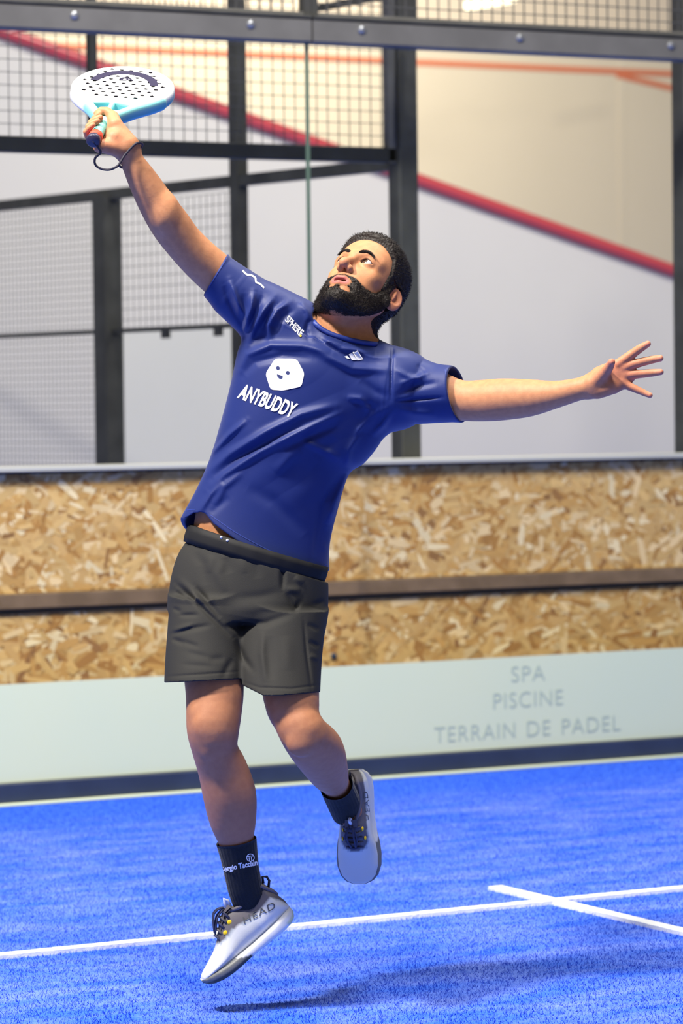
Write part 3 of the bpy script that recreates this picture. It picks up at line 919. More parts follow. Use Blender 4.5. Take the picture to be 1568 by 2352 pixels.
# ---- head
H_ell((0, -.016, .054), (.078, .097, .090), .02)
H_ell((0, .028, .056), (.068, .060, .066), .03)
H_ell((0, .034, -.030), (.061, .060, .084), .03)
for s in (-1, 1):
    H_chain([(s * .056, -.006, -.034, .019), (s * .047, .030, -.082, .018), (0, .070, -.102, .019)], .025)
    H_ell((s * .043, .055, -.006), (.018, .016, .016), .02)
H_ell((0, .080, -.100), (.020, .016, .016), .02)
H_chain([(-.050, .060, .036, .010), (-.026, .084, .038, .0105), (0, .088, .034, .010), (.026, .084, .038, .0105), (.050, .060, .036, .010)], .018)
for s in (-1, 1): H_ell((s * .032, .100, .018), (.019, .018, .0125), .014, 's')
H_chain([(0, .086, .028, .0075), (0, .100, .008, .0088), (0, .113, -.012, .0105)], .014)
H_ell((0, .115, -.016), (.0115, .0105, .0105), .008)
for s in (-1, 1): H_ell((s * .0125, .101, -.021), (.0085, .010, .0085), .007)
for s in (-1, 1): H_ell((s * .0072, .108, -.0305), (.0042, .0062, .0055), .003, 's')
EYE = [np.array([s * .0325, .0735, .021]) for s in (-1, 1)]
for e in EYE: H_ell(e, (.0150,) * 3, .007)
for e in EYE:
    def alm(X, e=e):
        p = h_loc(X) - e; u = p[:, 0] / .0150; h = np.where(p[:, 2] > 0, .0080, .0062)
        return HS * np.maximum((np.abs(p[:, 2]) - h * (1 - u * u)) * 0.75, -p[:, 1] - .002)
    q = h_q(e); body.fn(q - .022, q + .022, alm, .002, 's')
H_ell((0, .074, -.054), (.030, .022, .020), .02)
H_chain([(-.024, .083, -.0545, .0035), (-.009, .0965, -.0480, .0055), (0, .0965, -.0490, .005), (.009, .0965, -.0480, .0055), (.024, .083, -.0545, .0035)], .006)
H_chain([(-.022, .084, -.0570, .004), (0, .0945, -.0640, .0068), (.022, .084, -.0570, .004)], .006)
H_ell((0, .100, -.0560), (.0175, .022, .0036), .003, 's')
ETILT = np.array([[math.cos(.45), 0, math.sin(.45)], [0, 1, 0], [-math.sin(.45), 0, math.cos(.45)]])
for s in (-1, 1):
    ry = .55 * s
    rt = np.array([[math.cos(ry), -math.sin(ry), 0], [math.sin(ry), math.cos(ry), 0], [0, 0, 1.0]])
    H_ell((s * .082, -.013, .000), (.0070, .0250, .0330), .006, 'u', rt)
    H_ell((s * .0775, .000, -.026), (.0065, .0095, .0100), .006, 'u', rt)
    H_ell((s * .0895, -.0125, .007), (.0080, .0175, .0225), .003, 's', rt)
    H_ell((s * .085, -.004, -.008), (.008, .007, .010), .003, 's', rt)
    H_ell((s * .0830, -.011, .008), (.0045, .0040, .0150), .003, 'u', rt)

bv, bf = mesh_field(body, VOX)
_x, _y = pxy(bv)
_hl = h_loc(bv)
bv = relax(bv, bf, np.where((np.abs(_hl) < .15).all(1) | (_x > 1345) | ((_x < 325) & (_y < 372)), 0.0, .7), 30)
hl = h_loc(bv)


def sm(x, a, b):
    t = np.clip((x - a) / (b - a), 0, 1); return t * t * (3 - 2 * t)


ZL_Y = [-.13, -.06, -.035, -.022, -.012, -.004, .004, .012, .022, .032, .045, .058, .070, .085, .12]
ZL_Z = [-.075, -.072, -.066, -.045, .022, .030, -.010, -.014, -.006, .032, .066, .080, .091, .100, .100]


def hair_reg(p):
    """metres inside the hairline (head coordinates)"""
    return p[:, 2] - np.interp(p[:, 1], ZL_Y, ZL_Z)


BZ_Y = [-.02, -.006, .006, .016, .030, .045, .060, .075, .085, .12]
BZ_Z = [-.20, -.040, .004, .000, -.026, -.038, -.043, -.043, -.037, -.036]


def beard_reg(p):
    top = np.interp(p[:, 1], BZ_Y, BZ_Z) - p[:, 2]
    lim = np.minimum(top, p[:, 2] - np.interp(p[:, 1], [-.02, .01, .04, .07, .10], [-.034, -.082, -.117, -.130, -.130]))
    lim = np.minimum(lim, .105 - np.abs(p[:, 0]) * 1.0)
    lips = 0.016 * (np.sqrt((p[:, 0] / .0275) ** 2 + ((p[:, 2] + .0565) / .0135) ** 2) - 1) + np.where(p[:, 1] > .06, 0, .05)
    soul = 0.012 * (np.sqrt(((np.abs(p[:, 0]) - .018) / .011) ** 2 + ((p[:, 2] + .074) / .007) ** 2) - 1) + np.where(p[:, 1] > .05, 0, .05)
    nose = 0.02 * (np.sqrt((p[:, 0] / .016) ** 2 + ((p[:, 2] + .024) / .014) ** 2) - 1) + np.where(p[:, 1] > .085, 0, .05)
    return np.minimum(np.minimum(lim, lips), np.minimum(soul, nose))


# skin tone: own pigment only
base = np.array(lin(198, 138, 97)[:3]); pink = np.array(lin(196, 118, 98)[:3]); lip = np.array(lin(188, 106, 100)[:3]); dark = np.array(lin(52, 40, 34)[:3]); legc = np.array(lin(176, 120, 86)[:3])
bx_, by_ = pxy(bv)
col = np.tile(base, (len(bv), 1))
lw = sm(by_, 1450, 1650)[:, None]; col = col * (1 - lw) + legc * lw
inhead = (np.abs(hl) < .16).all(1)
def paint(w, c):
    global col
    col = col * (1 - w[:, None]) + np.asarray(c) * w[:, None]
w = np.where(inhead, sm(beard_reg(hl), -.004, .005), 0) * .92; paint(w, dark)
w = np.where(inhead, sm(hair_reg(hl), -.002, .006), 0) * .9 * (np.abs(hl[:, 0]) < .079); paint(w, dark)
lipw = np.where(inhead & (hl[:, 1] > .075), 1 - sm(np.sqrt((hl[:, 0] / .0255) ** 2 + ((hl[:, 2] + .0565) / .0125) ** 2), .85, 1.05), 0); paint(lipw, lip)
inm = np.where(inhead & (hl[:, 1] > .06) & (hl[:, 1] < .0935), 1 - sm(np.sqrt((hl[:, 0] / .019) ** 2 + ((hl[:, 2] + .056) / .0042) ** 2), .8, 1.1), 0); paint(inm, lin(70, 30, 28)[:3])
earw = np.where(inhead & (np.abs(hl[:, 0]) > .074) & (hl[:, 1] < .02), .45, 0); paint(earw, pink)
nosw = np.where(inhead, np.exp(-((hl - np.array([0, .115, -.018])) ** 2).sum(1) / .016 ** 2), 0) * .3; paint(nosw, pink)
for e in EYE:
    pe = hl - e; ue = pe[:, 0] / .0152; he = np.where(pe[:, 2] > 0, .0080, .0062)
    va = np.abs(pe[:, 2]) - he * (1 - ue * ue)
    paint(np.exp(-(va / .0011) ** 2) * (pe[:, 1] > -.004) * (pe[:, 1] < .03) * (np.abs(ue) < 1.15) * np.where(pe[:, 2] > 0, .85, .45), lin(58, 36, 30)[:3])
palm = np.exp(-(((bx_ - 1435) / 70) ** 2 + ((by_ - 860) / 60) ** 2)) * .6 * (bx_ > 1340); paint(palm, pink)
fist = np.exp(-(((bx_ - 240) / 40) ** 2 + ((by_ - 310) / 40) ** 2)) * .4 * (bx_ < 330) * (by_ < 400); paint(fist, pink)
for c in ((1488, 789), (1518, 822), (1520, 855), (1494, 909), (1404, 831)):
    paint(np.exp(-(((bx_ - c[0]) / 12) ** 2 + ((by_ - c[1]) / 10) ** 2)) * .45, lin(222, 130, 118)[:3])

W = c2w(bv); bf = orient(W, bf)
BASE = c2w(Q(560, 2300, 0.0)); BASE[2] = 0.0
person = mk('person', W, bf, M['skin'], org=BASE, smooth=True, col=col)
tag(person, 'bearded man in navy shirt and black shorts leaping to hit overhead', 'person')
wn = vnormals(W, bf)


# ---- hair, beard and brows: a soft volume plus single strands
def strands(sel_v, sel_n, dirf, length, width, seg=2):
    V = []; Fc = []
    for p, n, d, L in zip(sel_v, sel_n, dirf, length):
        t = np.cross(n, d); t = t / (np.linalg.norm(t) + 1e-9); k = len(V)
        mid = p + d * L * .55 + n * L * .10; tip = p + d * L + n * L * random.uniform(-.15, .15)
        w = width * random.uniform(.8, 1.3); u = n * w
        V += [p - t * w, p + t * w, p + u, mid - t * w * .8, mid + t * w * .8, mid + u * .8, tip]
        Fc += [(k, k + 1, k + 4, k + 3), (k + 1, k + 2, k + 5, k + 4), (k + 2, k, k + 3, k + 5), (k + 3, k + 4, k + 6), (k + 4, k + 5, k + 6), (k + 5, k + 3, k + 6)]
    return V, Fc


HWM = RM @ np.diag([1, 1, 1.0]) @ HM          # head axes (right/up/toward camera) -> world
def hdir(a): return (np.asarray(a, float) @ HM.T) @ RM.T


def tuft(name, reg, off, voxel, dens, dir_local, Lr, wd_, material, jitter):
    F2 = Field(); q = HO
    ops = [o for o in body.ops if (o[2] < q + .25).all() and (o[3] > q - .25).all()]
    F2.ops = ops
    def mod(X, d):
        p_ = h_loc(X); r = reg(p_); return d - off * (1 + (2.0 * sm(p_[:, 2], .06, .12) if name == 'hair' else 0)) * sm(r, -.001, .014) + .0012 * (1 - sm(r, -.002, .004)) + np.where(r < -.004, .004, 0)
    F2.mods = [mod]
    v, f = mesh_field(F2, voxel, q - np.array([.19, .19, .19]), q + np.array([.19, .19, .19]))
    r = reg(h_loc(v)); keep = (r[f] > -.0035).all(1); f = f[keep]; v, f = prune(v, f)
    w = c2w(v); n = vnormals(w, f)
    cen = c2w(HO)
    if ((w - cen) * n).sum() < 0: f = f[:, ::-1].copy(); n = -n
    # a broken surface all over, then strands
    hl_ = h_loc(v)
    lump = np.sin(hl_[:, 0] * 420 + 3 * np.sin(hl_[:, 2] * 300)) * np.sin(hl_[:, 1] * 380 + 2 * np.sin(hl_[:, 0] * 350)) * np.sin(hl_[:, 2] * 400)
    w = w + n * (lump * off * .22)[:, None]
    rr = reg(hl_); cand = np.where(rr > -.001)[0]
    pick = cand[rng.permutation(len(cand))[:dens]]
    dl = np.array([dir_local(p) for p in hl_[pick]]) + rng.normal(0, jitter, (len(pick), 3))
    d = hdir(dl); d += n[pick] * .55; d /= np.linalg.norm(d, axis=1, keepdims=True)
    L = rng.uniform(Lr[0], Lr[1], len(pick)) * (0.45 + .55 * sm(rr[pick], 0, .02))
    sv, sf = strands(w[pick] - n[pick] * .001, n[pick], d, L, wd_)
    allv = np.concatenate([w, np.array(sv)]) if len(sv) else w
    fl = [tuple(x) for x in f] + [tuple(i + len(w) for i in x) for x in sf]
    o = mk(name, allv, fl, material, person, smooth=True)
    return o


o = tuft('hair', lambda p: np.where((np.abs(p[:, 0]) > .0805) & (p[:, 2] < .035), -.01, hair_reg(p)), .0055, .0020, 11000,
         lambda p: (p[0] * 4, (-.6 if p[1] < .05 else .1), (.5 if p[2] > .07 else -.5)), (.004, .009), .00045, M['hair'], .6)
o['kind'] = 'stuff'
o = tuft('beard', beard_reg, .0065, .0018, 8000, lambda p: (p[0] * 3, .35, -.9), (.005, .010), .00032, M['hair'], .5)
o['kind'] = 'stuff'

tree = BVHTree.FromPolygons(W.tolist(), bf.tolist())
for s in (-1, 1):
    V = []; Fc = []
    for i in range(620):
        u = random.random(); t = random.uniform(-1, 1) * (1 - .55 * u) * (1 if u > .08 else .6)
        pl = np.array([s * (.011 + .047 * u), .13, .0375 + .0085 * math.sin(u * 2.2) - .006 * u * u + t * .0045])
        o_ = c2w(h_q(pl)); d_ = hdir((-s * .25 * u * 1.2, -1, 0)); d_ /= np.linalg.norm(d_)
        hit = tree.ray_cast(Vector(o_), Vector(d_), .2)
        if hit[0] is None: continue
        n = np.array(hit[1]); d = hdir((s * 1.0, -.2 * u, .5 - .9 * u)); d += n * .25; d /= np.linalg.norm(d)
        a, b = strands([np.array(hit[0])], [n], [d], [random.uniform(.006, .010)], .00042)
        k = len(V); V += a; Fc += [tuple(i + k for i in x) for x in b]
    mk('eyebrow', V, Fc, M['hair'], person)['kind'] = 'stuff'


def sphere(c, r, axis, n=32, m=24):
    """world sphere whose pole points along axis; returns verts, faces, polar angle"""
    a = np.array(axis, float); a /= np.linalg.norm(a); u = np.cross(a, (0.2, 0.1, 1)); u /= np.linalg.norm(u); w = np.cross(a, u)
    V = []; T = []; Fc = []
    for i in range(m + 1):
        th = math.pi * (i / m) ** 1.5
        for k in range(n):
            p = 2 * math.pi * k / n
            V.append(c + r * (a * math.cos(th) + (u * math.cos(p) + w * math.sin(p)) * math.sin(th))); T.append(th)
    for i in range(m):
        for k in range(n): Fc.append((i * n + k, (i + 1) * n + k, (i + 1) * n + (k + 1) % n, i * n + (k + 1) % n))
    return V, Fc, np.array(T)


for e in EYE:
    V, Fc, T = sphere(c2w(h_q(e)), .0128 * HS, hdir((-.20, .95, .10)))
    c = np.where(T[:, None] < .20, lin(12, 10, 10)[:3], np.where(T[:, None] < .50, lin(74, 52, 36)[:3], lin(200, 196, 198)[:3]))
    mk('eye', V, Fc, M['eye'], person, smooth=True, col=c)
V = []; Fc = []
for i in range(7):
    x = -.0135 + .0045 * i; y = .0865 - x * x * 14
    k = len(V); hw = .0021
    for (dx, dy, dz) in ((-1, 0, .5), (1, 0, .5), (1, 0, -1), (-1, 0, -1)):
        V.append(c2w(h_q((x + dx * hw, y, -.0535 + dz * .0032)))); V.append(c2w(h_q((x + dx * hw * .8, y - .004, -.0535 + dz * .0032))))
    Fc += [(k, k + 2, k + 4, k + 6), (k + 1, k + 7, k + 5, k + 3), (k, k + 1, k + 3, k + 2), (k + 2, k + 3, k + 5, k + 4), (k + 4, k + 5, k + 7, k + 6), (k + 6, k + 7, k + 1, k)]
mk('teeth', V, Fc, M['teeth'], person)['kind'] = 'stuff'

# ================================================================== SHIRT
shirt = Field()
shirt.slab([row(592, 735, 912, 850, .098), row(572, 765, 912, 895, .110), row(548, 800, 905, 945, .120), row(530, 880, 876, 1012, .124), row(508, 965, 838, 1062, .122), row(482, 1052, 800, 1092, .110),
            row(450, 1125, 775, 1172, .105), row(412, 1195, 757, 1252, .109), row(392, 1245, 757, 1330, .122)], 0.02)
shirt.chain([E(452, 650, 500, 560, -.02), E(468, 675, 521, 585, -.017), E(508, 726, 574, 620, -.006), E(555, 772, 640, 662, 0), Nd(660, 750, 66)], 0.025, 1.12)
shirt.chain([Nd(620, 724, 62), Nd(690, 746, 56), Nd(775, 812, 82), Nd(880, 852, 56), Nd(935, 880, 62)], 0.03)
shirt.chain([Nd(850, 900, 85), E(905, 802, 900, 990, 0), E(963, 832, 958, 974, -.015), E(1035, 840, 1045, 970, -.035), E(1125, 848, 1130, 974, -.055)], 0.035, 1.05)
# cuffs, hem, neck
def plane_cut(a, b, keep_left):
    """keep one side of the plane through picture points a,b (seen edge-on)"""
    a = np.array(a, float); b = np.array(b, float); d = (b - a) / np.linalg.norm(b - a); n = np.array([d[1], -d[0]])
    if not keep_left: n = -n
    def f(X):
        x, y = pxy(X); return ((x - a[0]) * n[0] + (y - a[1]) * n[1]) / FPX * X[:, 2]
    return f
BIG = np.array([9, 9, 99.0])
cuffR = plane_cut((470, 672), (520, 588), True)
_cl = plane_cut((1040, 838), (1062, 968), True)
def cuffL(X): return _cl(X) - (X[:, 2] - (D0 - .035)) * .36
lo0, hi0 = Q(380, 560, -.25), Q(560, 800, .2)
shirt.fn(Q(400, 800, -.3), Q(545, 540, .3), cuffR, .003, 'i')
shirt.fn(Q(985, 1050, -.3), Q(1120, 780, .3), cuffL, .003, 'i')
HEM = [(380, 1194), (400, 1188), (425, 1190), (445, 1178), (460, 1172), (472, 1180), (490, 1203), (540, 1240), (590, 1270), (640, 1293), (696, 1314), (706, 1300), (711, 1296), (716, 1312), (721, 1328), (752, 1311), (780, 1305)]
hemf = cut_curve(HEM)
def hem_all(X):
    # the back panel hangs lower than the raised front
    x, y = pxy(X); bk = sm(X[:, 2], D0 - .02, D0 + .05)
    yb = np.interp(x, [380, 398, 432, 470, 560, 700, 760], [1180, 1188, 1222, 1235, 1270, 1318, 1312])
    yf = np.interp(x, [p[0] for p in HEM], [p[1] for p in HEM])
    return (y - (yf * (1 - bk) + yb * bk)) / FPX * X[:, 2] * .9
shirt.fn(Q(360, 1360, -.3), Q(790, 1140, .3), hem_all, .002, 'i')
# hollow under the hem and in the left cuff
hol = Field(); hol.slab([row(484, 1062, 784, 1100, .098), row(464, 1125, 754, 1180, .094), row(426, 1195, 734, 1252, .098), row(404, 1262, 728, 1345, .112)], .02)
def hole(X):
    x, y = pxy(X); yb = np.interp(x, [400, 460, 540, 700, 760], [1140, 1120, 1190, 1250, 1260])
    return np.maximum(hol.ops[0][4](X), (yb - y) / FPX * X[:, 2])
shirt.fn(Q(380, 1350, -.2), Q(790, 1100, .2), hole, .004, 's')
shirt.chain([E(1000, 850, 1005, 962, -.025), E(1035, 846, 1045, 964, -.035), E(1150, 854, 1155, 968, -.06)], .003, 1.02, 's')
NK = Q(791, 764, .01)
def neckhole(X):
    x, y = pxy(X); yc = np.interp(x, [700, 719, 735, 765, 800, 835, 866, 884], [640, 734, 752, 767, 777, 784, 789, 740])
    up = (y - yc) / FPX * X[:, 2]
    v = X - NK
    return np.maximum(up, np.abs(v[:, 0] * .89 - v[:, 1] * .45) - R_(84))
shirt.fn(Q(690, 800, -.15), Q(900, 640, .15), neckhole, .004, 's')
c4 = lambda *p: [(380 + x / 2.24, 560 + y / 2.24) for x, y in p]
SF = [
    (c4((215, 1180), (330, 1080), (520, 965), (700, 875), (880, 830)), 9, 5), (c4((240, 1210), (360, 1110), (560, 1000), (740, 925)), 8, -5),
    (c4((225, 1090), (330, 980), (420, 905)), 7, 4), (c4((235, 1060), (300, 990)), 6, -3),
    (c4((215, 1270), (300, 1190), (480, 1075), (650, 990)), 8, 4), (c4((560, 1030), (740, 945), (905, 870)), 8, 4.5), (c4((600, 1060), (760, 985), (900, 930)), 9, -4),
    (c4((250, 1350), (300, 1250), (400, 1170)), 9, 3), (c4((560, 1180), (640, 1100), (700, 1060)), 14, 3),
    (c4((385, 650), (420, 570), (540, 520), (700, 525), (860, 560)), 9, 5), (c4((400, 680), (460, 610), (600, 575), (760, 590)), 9, -3.5),
    (c4((740, 520), (830, 580), (960, 640), (1150, 650)), 10, 5), (c4((760, 480), (860, 540), (920, 560)), 7, -4), (c4((800, 470), (900, 540), (1080, 560)), 7, 3),
    (c4((1160, 830), (1080, 880), (1000, 960), (945, 1060), (930, 1160)), 9, 5), (c4((1130, 840), (1050, 910), (975, 1000), (950, 1050)), 7, -6),
    (c4((960, 810), (1050, 830), (1080, 880)), 8, -5), (c4((930, 790), (1000, 800), (1060, 860)), 8, 4), (c4((1170, 850), (1120, 930), (1060, 990)), 8, 4),
    (c4((300, 210), (330, 300), (400, 430)), 7, -5), (c4((330, 180), (370, 300), (420, 400)), 7, 5), (c4((405, 250), (400, 350), (395, 470)), 8, -5), (c4((455, 240), (440, 330), (400, 450)), 7, 5),
    (c4((500, 260), (470, 350), (430, 470)), 7, -4.5), (c4((560, 270), (500, 350), (450, 440), (430, 520)), 8, 5), (c4((600, 300), (530, 370), (490, 450)), 7, -4),
    (c4((690, 300), (730, 350), (745, 400)), 8, 6), (c4((640, 300), (570, 340), (530, 420), (540, 500)), 8, 5), (c4((660, 340), (600, 380), (570, 450)), 7, -5),
    (c4((740, 380), (725, 440), (740, 510)), 6, -6), (c4((1168, 530), (1162, 650), (1160, 800)), 4, -4), (c4((1180, 640), (1240, 680), (1320, 700)), 7, 4),
    (c4((1190, 780), (1280, 735), (1400, 715)), 8, -5), (c4((1190, 810), (1300, 800), (1430, 790)), 4, -5), (c4((1200, 720), (1270, 700), (1360, 660)), 7, 3.5), (c4((1290, 620), (1330, 660), (1345, 690)), 6, -4),
    (c4((1190, 850), (1280, 870), (1400, 880)), 10, 3),
    (c4((935, 1180), (870, 1330), (830, 1450)), 9, 5), (c4((880, 1200), (810, 1330), (780, 1470), (760, 1620)), 8, -4), (c4((850, 1400), (870, 1370)), 10, 4), (c4((800, 1560), (830, 1560)), 9, 3),
    (c4((330, 1300), (270, 1350), (230, 1390)), 9, -2), (c4((160, 1400), (230, 1290), (300, 1220)), 8, 3.5), (c4((420, 1250), (560, 1330), (720, 1500)), 16, -2.5), (c4((880, 1000), (800, 1060), (760, 1090)), 14, -4),
    (c4((1000, 700), (1080, 760), (1150, 790)), 10, -3), (c4((700, 1010), (850, 1080), (900, 1110)), 8, 3),
]
SF = [(a, w * .95, max(-6.0, h * 2.1) * min(1, sum(math.dist(a[i], a[i + 1]) for i in range(len(a) - 1)) / 90)) for a, w, h in SF]


def twist(X, d):
    # shallow drag lines of a twisted jersey, running from the left hip to the left shoulder
    x, y = pxy(X); m = np.clip((D0 - X[:, 2]) / 0.04, 0, 1)
    if m.max() <= 0: return d
    c, s = math.cos(-.62), math.sin(-.62)
    u = x * c + y * s; v = -x * s + y * c
    w = v / 19 + 1.1 * np.sin(u / 95 + v / 160) + .7 * np.sin(u / 41 - v / 70)
    env = .5 + .5 * np.sin(u / 120 + 1.3 * np.sin(v / 90)); env = env * env
    reg_ = np.exp(-(((x - 640) / 170) ** 2 + ((y - 1030) / 190) ** 2))
    return d - .0060 * np.maximum(np.sin(w), -.35) * env * reg_ * m


shirt.mods = [folds(SF, D0 - .0), twist]
sv, sf = mesh_field(shirt, 0.0023)
sw = c2w(sv); sf = orient(sw, sf)
sh = mk('shirt', sw, sf, M['shirt'], person, smooth=True); sh['label'] = 'navy blue short sleeved sports shirt with white print'
shirt_tree = BVHTree.FromPolygons(sw.tolist(), sf.tolist())


# ---- prints: thin shapes pressed onto the cloth
def press(name, pts, faces, tree_, material, parent, off=0.0012, sub=0):
    """pts: picture points of a flat design; each is laid on the surface it falls on"""
    V = []; ok = []
    for x, y in pts:
        d = Vector(ray(x, y)).normalized(); h = tree_.ray_cast(Vector(CAM), d, 40)
        if h[0] is None or (h[0] - Vector(CAM)).length > 11: V.append((0, 0, 0)); ok.append(False)
        else: V.append(tuple(h[0] - d * off)); ok.append(True)
    F2 = [f for f in faces if all(ok[i] for i in f)]
    if not F2: return None
    used = sorted({i for f in F2 for i in f}); mp = {u: i for i, u in enumerate(used)}
    return mk(name, [V[u] for u in used], [tuple(mp[i] for i in f) for f in F2], material, parent, smooth=True)


def fan(poly):
    """polygon -> points with centre and ring of inner points, triangles"""
    P = np.array(poly, float); c = P.mean(0); n = len(P)
    pts = [c]; ringn = 5
    for k in range(1, ringn + 1): pts += [c + (p - c) * k / ringn for p in P]
    F = [(0, 1 + i, 1 + (i + 1) % n) for i in range(n)]
    for k in range(ringn - 1):
        a = 1 + k * n; b = 1 + (k + 1) * n
        F += [(a + i, b + i, b + (i + 1) % n, a + (i + 1) % n) for i in range(n)]
    return pts, F


def rounded(poly, r=0.22, k=5, m=4):
    P = np.array(poly, float); n = len(P); out = []
    for i in range(n):
        a, b, c = P[i - 1], P[i], P[(i + 1) % n]
        p0 = b + (a - b) * r; p1 = b + (c - b) * r
        for j in range(k + 1):
            t = j / k; out.append((1 - t) ** 2 * p0 + 2 * t * (1 - t) * b + t * t * p1)
        q = P[(i + 1) % n] + (b - P[(i + 1) % n]) * r
        for j in range(1, m): out.append(p1 + (q - p1) * j / m)
    return out


def fine_text(s, o, ex, ey, offset=0.0, spacing=1.0, skew=0.0):
    v, f = text_mesh(s, offset, spacing)
    w = v[:, 0].max(); o = np.array(o, float); ex = np.array(ex, float); ey = np.array(ey, float)
    return [o + ex * (p[0] / w) + ey * p[1] for p in v], f


P_, F_ = fine_text('ANYBUDDY', (544, 912), (126, 47), (15, -30), 0.035, 1.0)
press('print_lettering', P_, F_, shirt_tree, M['print'], sh, .0015)
P_, F_ = fan(rounded([(632, 823), (681, 824), (699, 857), (692, 888), (650, 897), (621, 895), (609, 858)]))
press('print_badge', P_, F_, shirt_tree, M['print'], sh, .0012)
cir = lambda x, y, r, n=14: [(x + r * math.cos(6.2832 * k / n), y + r * math.sin(6.2832 * k / n)) for k in range(n)]
for x, y in ((638, 845), (660.5, 856)):
    P_, F_ = fan(cir(x, y, 4.2)); press('badge_eye', P_, F_, shirt_tree, M['print_navy'], sh, .002)
P_, F_ = fan([(635.5, 859.5), (642, 861), (649, 864), (648.5, 867.5), (645, 869.5), (640.5, 868.5), (637, 865.5)])
press('badge_mouth', P_, F_, shirt_tree, M['print_navy'], sh, .002)
for q in (((962, 558), (986, 546), (1017, 594), (988, 600)), ((942, 568), (960, 562), (986, 598), (958, 598)), ((920, 580), (934, 576), (950, 592), (934, 590))):
    P_, F_ = fan(c4(*q)); press('print_bar', P_, F_, shirt_tree, M['print'], sh, .0015)
P_, F_ = fine_text('SPHERE', (654, 736), (35, 37), (9, -12), 0.03, 1.0)
press('print_lettering', P_, F_, shirt_tree, M['print'], sh, .0015)
P_, F_ = fan(cir(690, 771, 2.6)); press('print_dot', P_, F_, shirt_tree, M['print_yellow'], sh, .0018)


def stroke2d(pts, w):
    P = np.array(pts, float); V = []; F = []
    for i, p in enumerate(P):
        d = P[min(i + 1, len(P) - 1)] - P[max(i - 1, 0)]; d /= np.linalg.norm(d); n = np.array([-d[1], d[0]]) * w / 2
        V += [p - n, p + n]
        if i: F.append((2 * i - 2, 2 * i - 1, 2 * i + 1, 2 * i))
    return V, F


def curve2d(pts, m=6):
    P = [np.array(p, float) for p in pts]; P = [2 * P[0] - P[1]] + P + [2 * P[-1] - P[-2]]; out = []
    for i in range(1, len(P) - 2):
        for j in range(m):
            t = j / m; a, b, c, d = P[i - 1:i + 3]
            out.append(.5 * (2 * b + (c - a) * t + (2 * a - 5 * b + 4 * c - d) * t * t + (3 * b - a - 3 * c + d) * t ** 3))
    return out + [P[-2]]


P_, F_ = stroke2d(curve2d([(557, 621), (566, 630), (577, 632), (586, 638), (588, 648), (597, 652), (606, 661)]), 4)
press('print_mark', P_, F_, shirt_tree, M['print'], sh, .0015)
# stitched hems
def stitch(pts, w=2.0):
    P_, F_ = stroke2d(curve2d(pts, 8), w); press('stitching', P_, F_, shirt_tree, M['shirt_hem'], sh, .0008)
stitch([(482, 1182), (540, 1222), (600, 1255), (660, 1283), (700, 1296)])
stitch([(407, 1172), (430, 1171), (448, 1170)])
stitch([(722, 1312), (738, 1304), (750, 1296)])
stitch([(478, 662), (500, 626), (518, 598)])
stitch([(1022, 848), (1030, 900), (1044, 960)])

# collar rib, following the cut edge of the neck
pts = []
for i in range(48):
    a = 2 * math.pi * i / 48; u = math.cos(a); w_ = math.sin(a)
    x = 792 + 74 * u; y = np.interp(x, [700, 719, 735, 765, 800, 835, 866, 884], [722, 736, 753, 768, 778, 785, 789, 790])
    if w_ < -.05:
        h = shirt_tree.ray_cast(Vector(CAM), Vector(ray(x, y + 5)).normalized(), 12)
        if h[0] is not None: pts.append(np.array(h[0]) + [0, 0, .003]); continue
    pts.append(c2w(Q(x, y - 12 * max(0, w_), .012 + .085 * w_)))
for _ in range(3): pts = [(pts[i - 1] + 2 * pts[i] + pts[(i + 1) % 48]) / 4 for i in range(48)]
MB().tube(pts, .0065, 8, True).build('collar', M['shirt_hem'], sh, smooth=True)

# ================================================================== SHORTS
sho = Field()
sho.slab([row(436, 1232, 752, 1318, .122, -.005), row(408, 1275, 754, 1350, .130, -.01), row(391, 1335, 753, 1392, .134, -.02), row(388, 1395, 748, 1432, .130, -.035)], .02)
sho.slab([row(390, 1370, 572, 1405, .115, -.05), row(384, 1450, 568, 1478, .110, -.09), row(379, 1520, 566, 1530, .108, -.125), row(376, 1600, 564, 1592, .106, -.165)], .02)
sho.slab([row(550, 1400, 752, 1405, .115, -.05), row(540, 1470, 744, 1465, .108, -.09), row(544, 1535, 738, 1530, .104, -.13), row(556, 1625, 734, 1620, .098, -.19)], .016)
def short_cut(X):
    x, y = pxy(X)
    yr = np.interp(x, [370, 378, 553, 560], [1568, 1568, 1560, 1560]); yl = np.interp(x, [548, 557, 605, 640, 735, 760], [1572, 1574, 1598, 1598, 1590, 1590])
    return (y - np.where(x < 554, yr, yl)) / FPX * X[:, 2]
sho.fn(Q(360, 1680, -.4), Q(770, 1500, .2), short_cut, .002, 'i')
waist = plane_cut((432, 1246), (752, 1338), True)
sho.fn(Q(380, 1400, -.3), Q(800, 1180, .2), waist, .003, 'i')
sho.slab([row(396, 1545, 552, 1543, .094, -.13), row(392, 1660, 550, 1650, .092, -.19)], .003, 's')
sho.slab([row(588, 1560, 728, 1556, .088, -.14), row(600, 1670, 728, 1660, .086, -.2)], .003, 's')
c5 = lambda *p: [(360 + x / 3.564, 1150 + y / 3.564) for x, y in p]
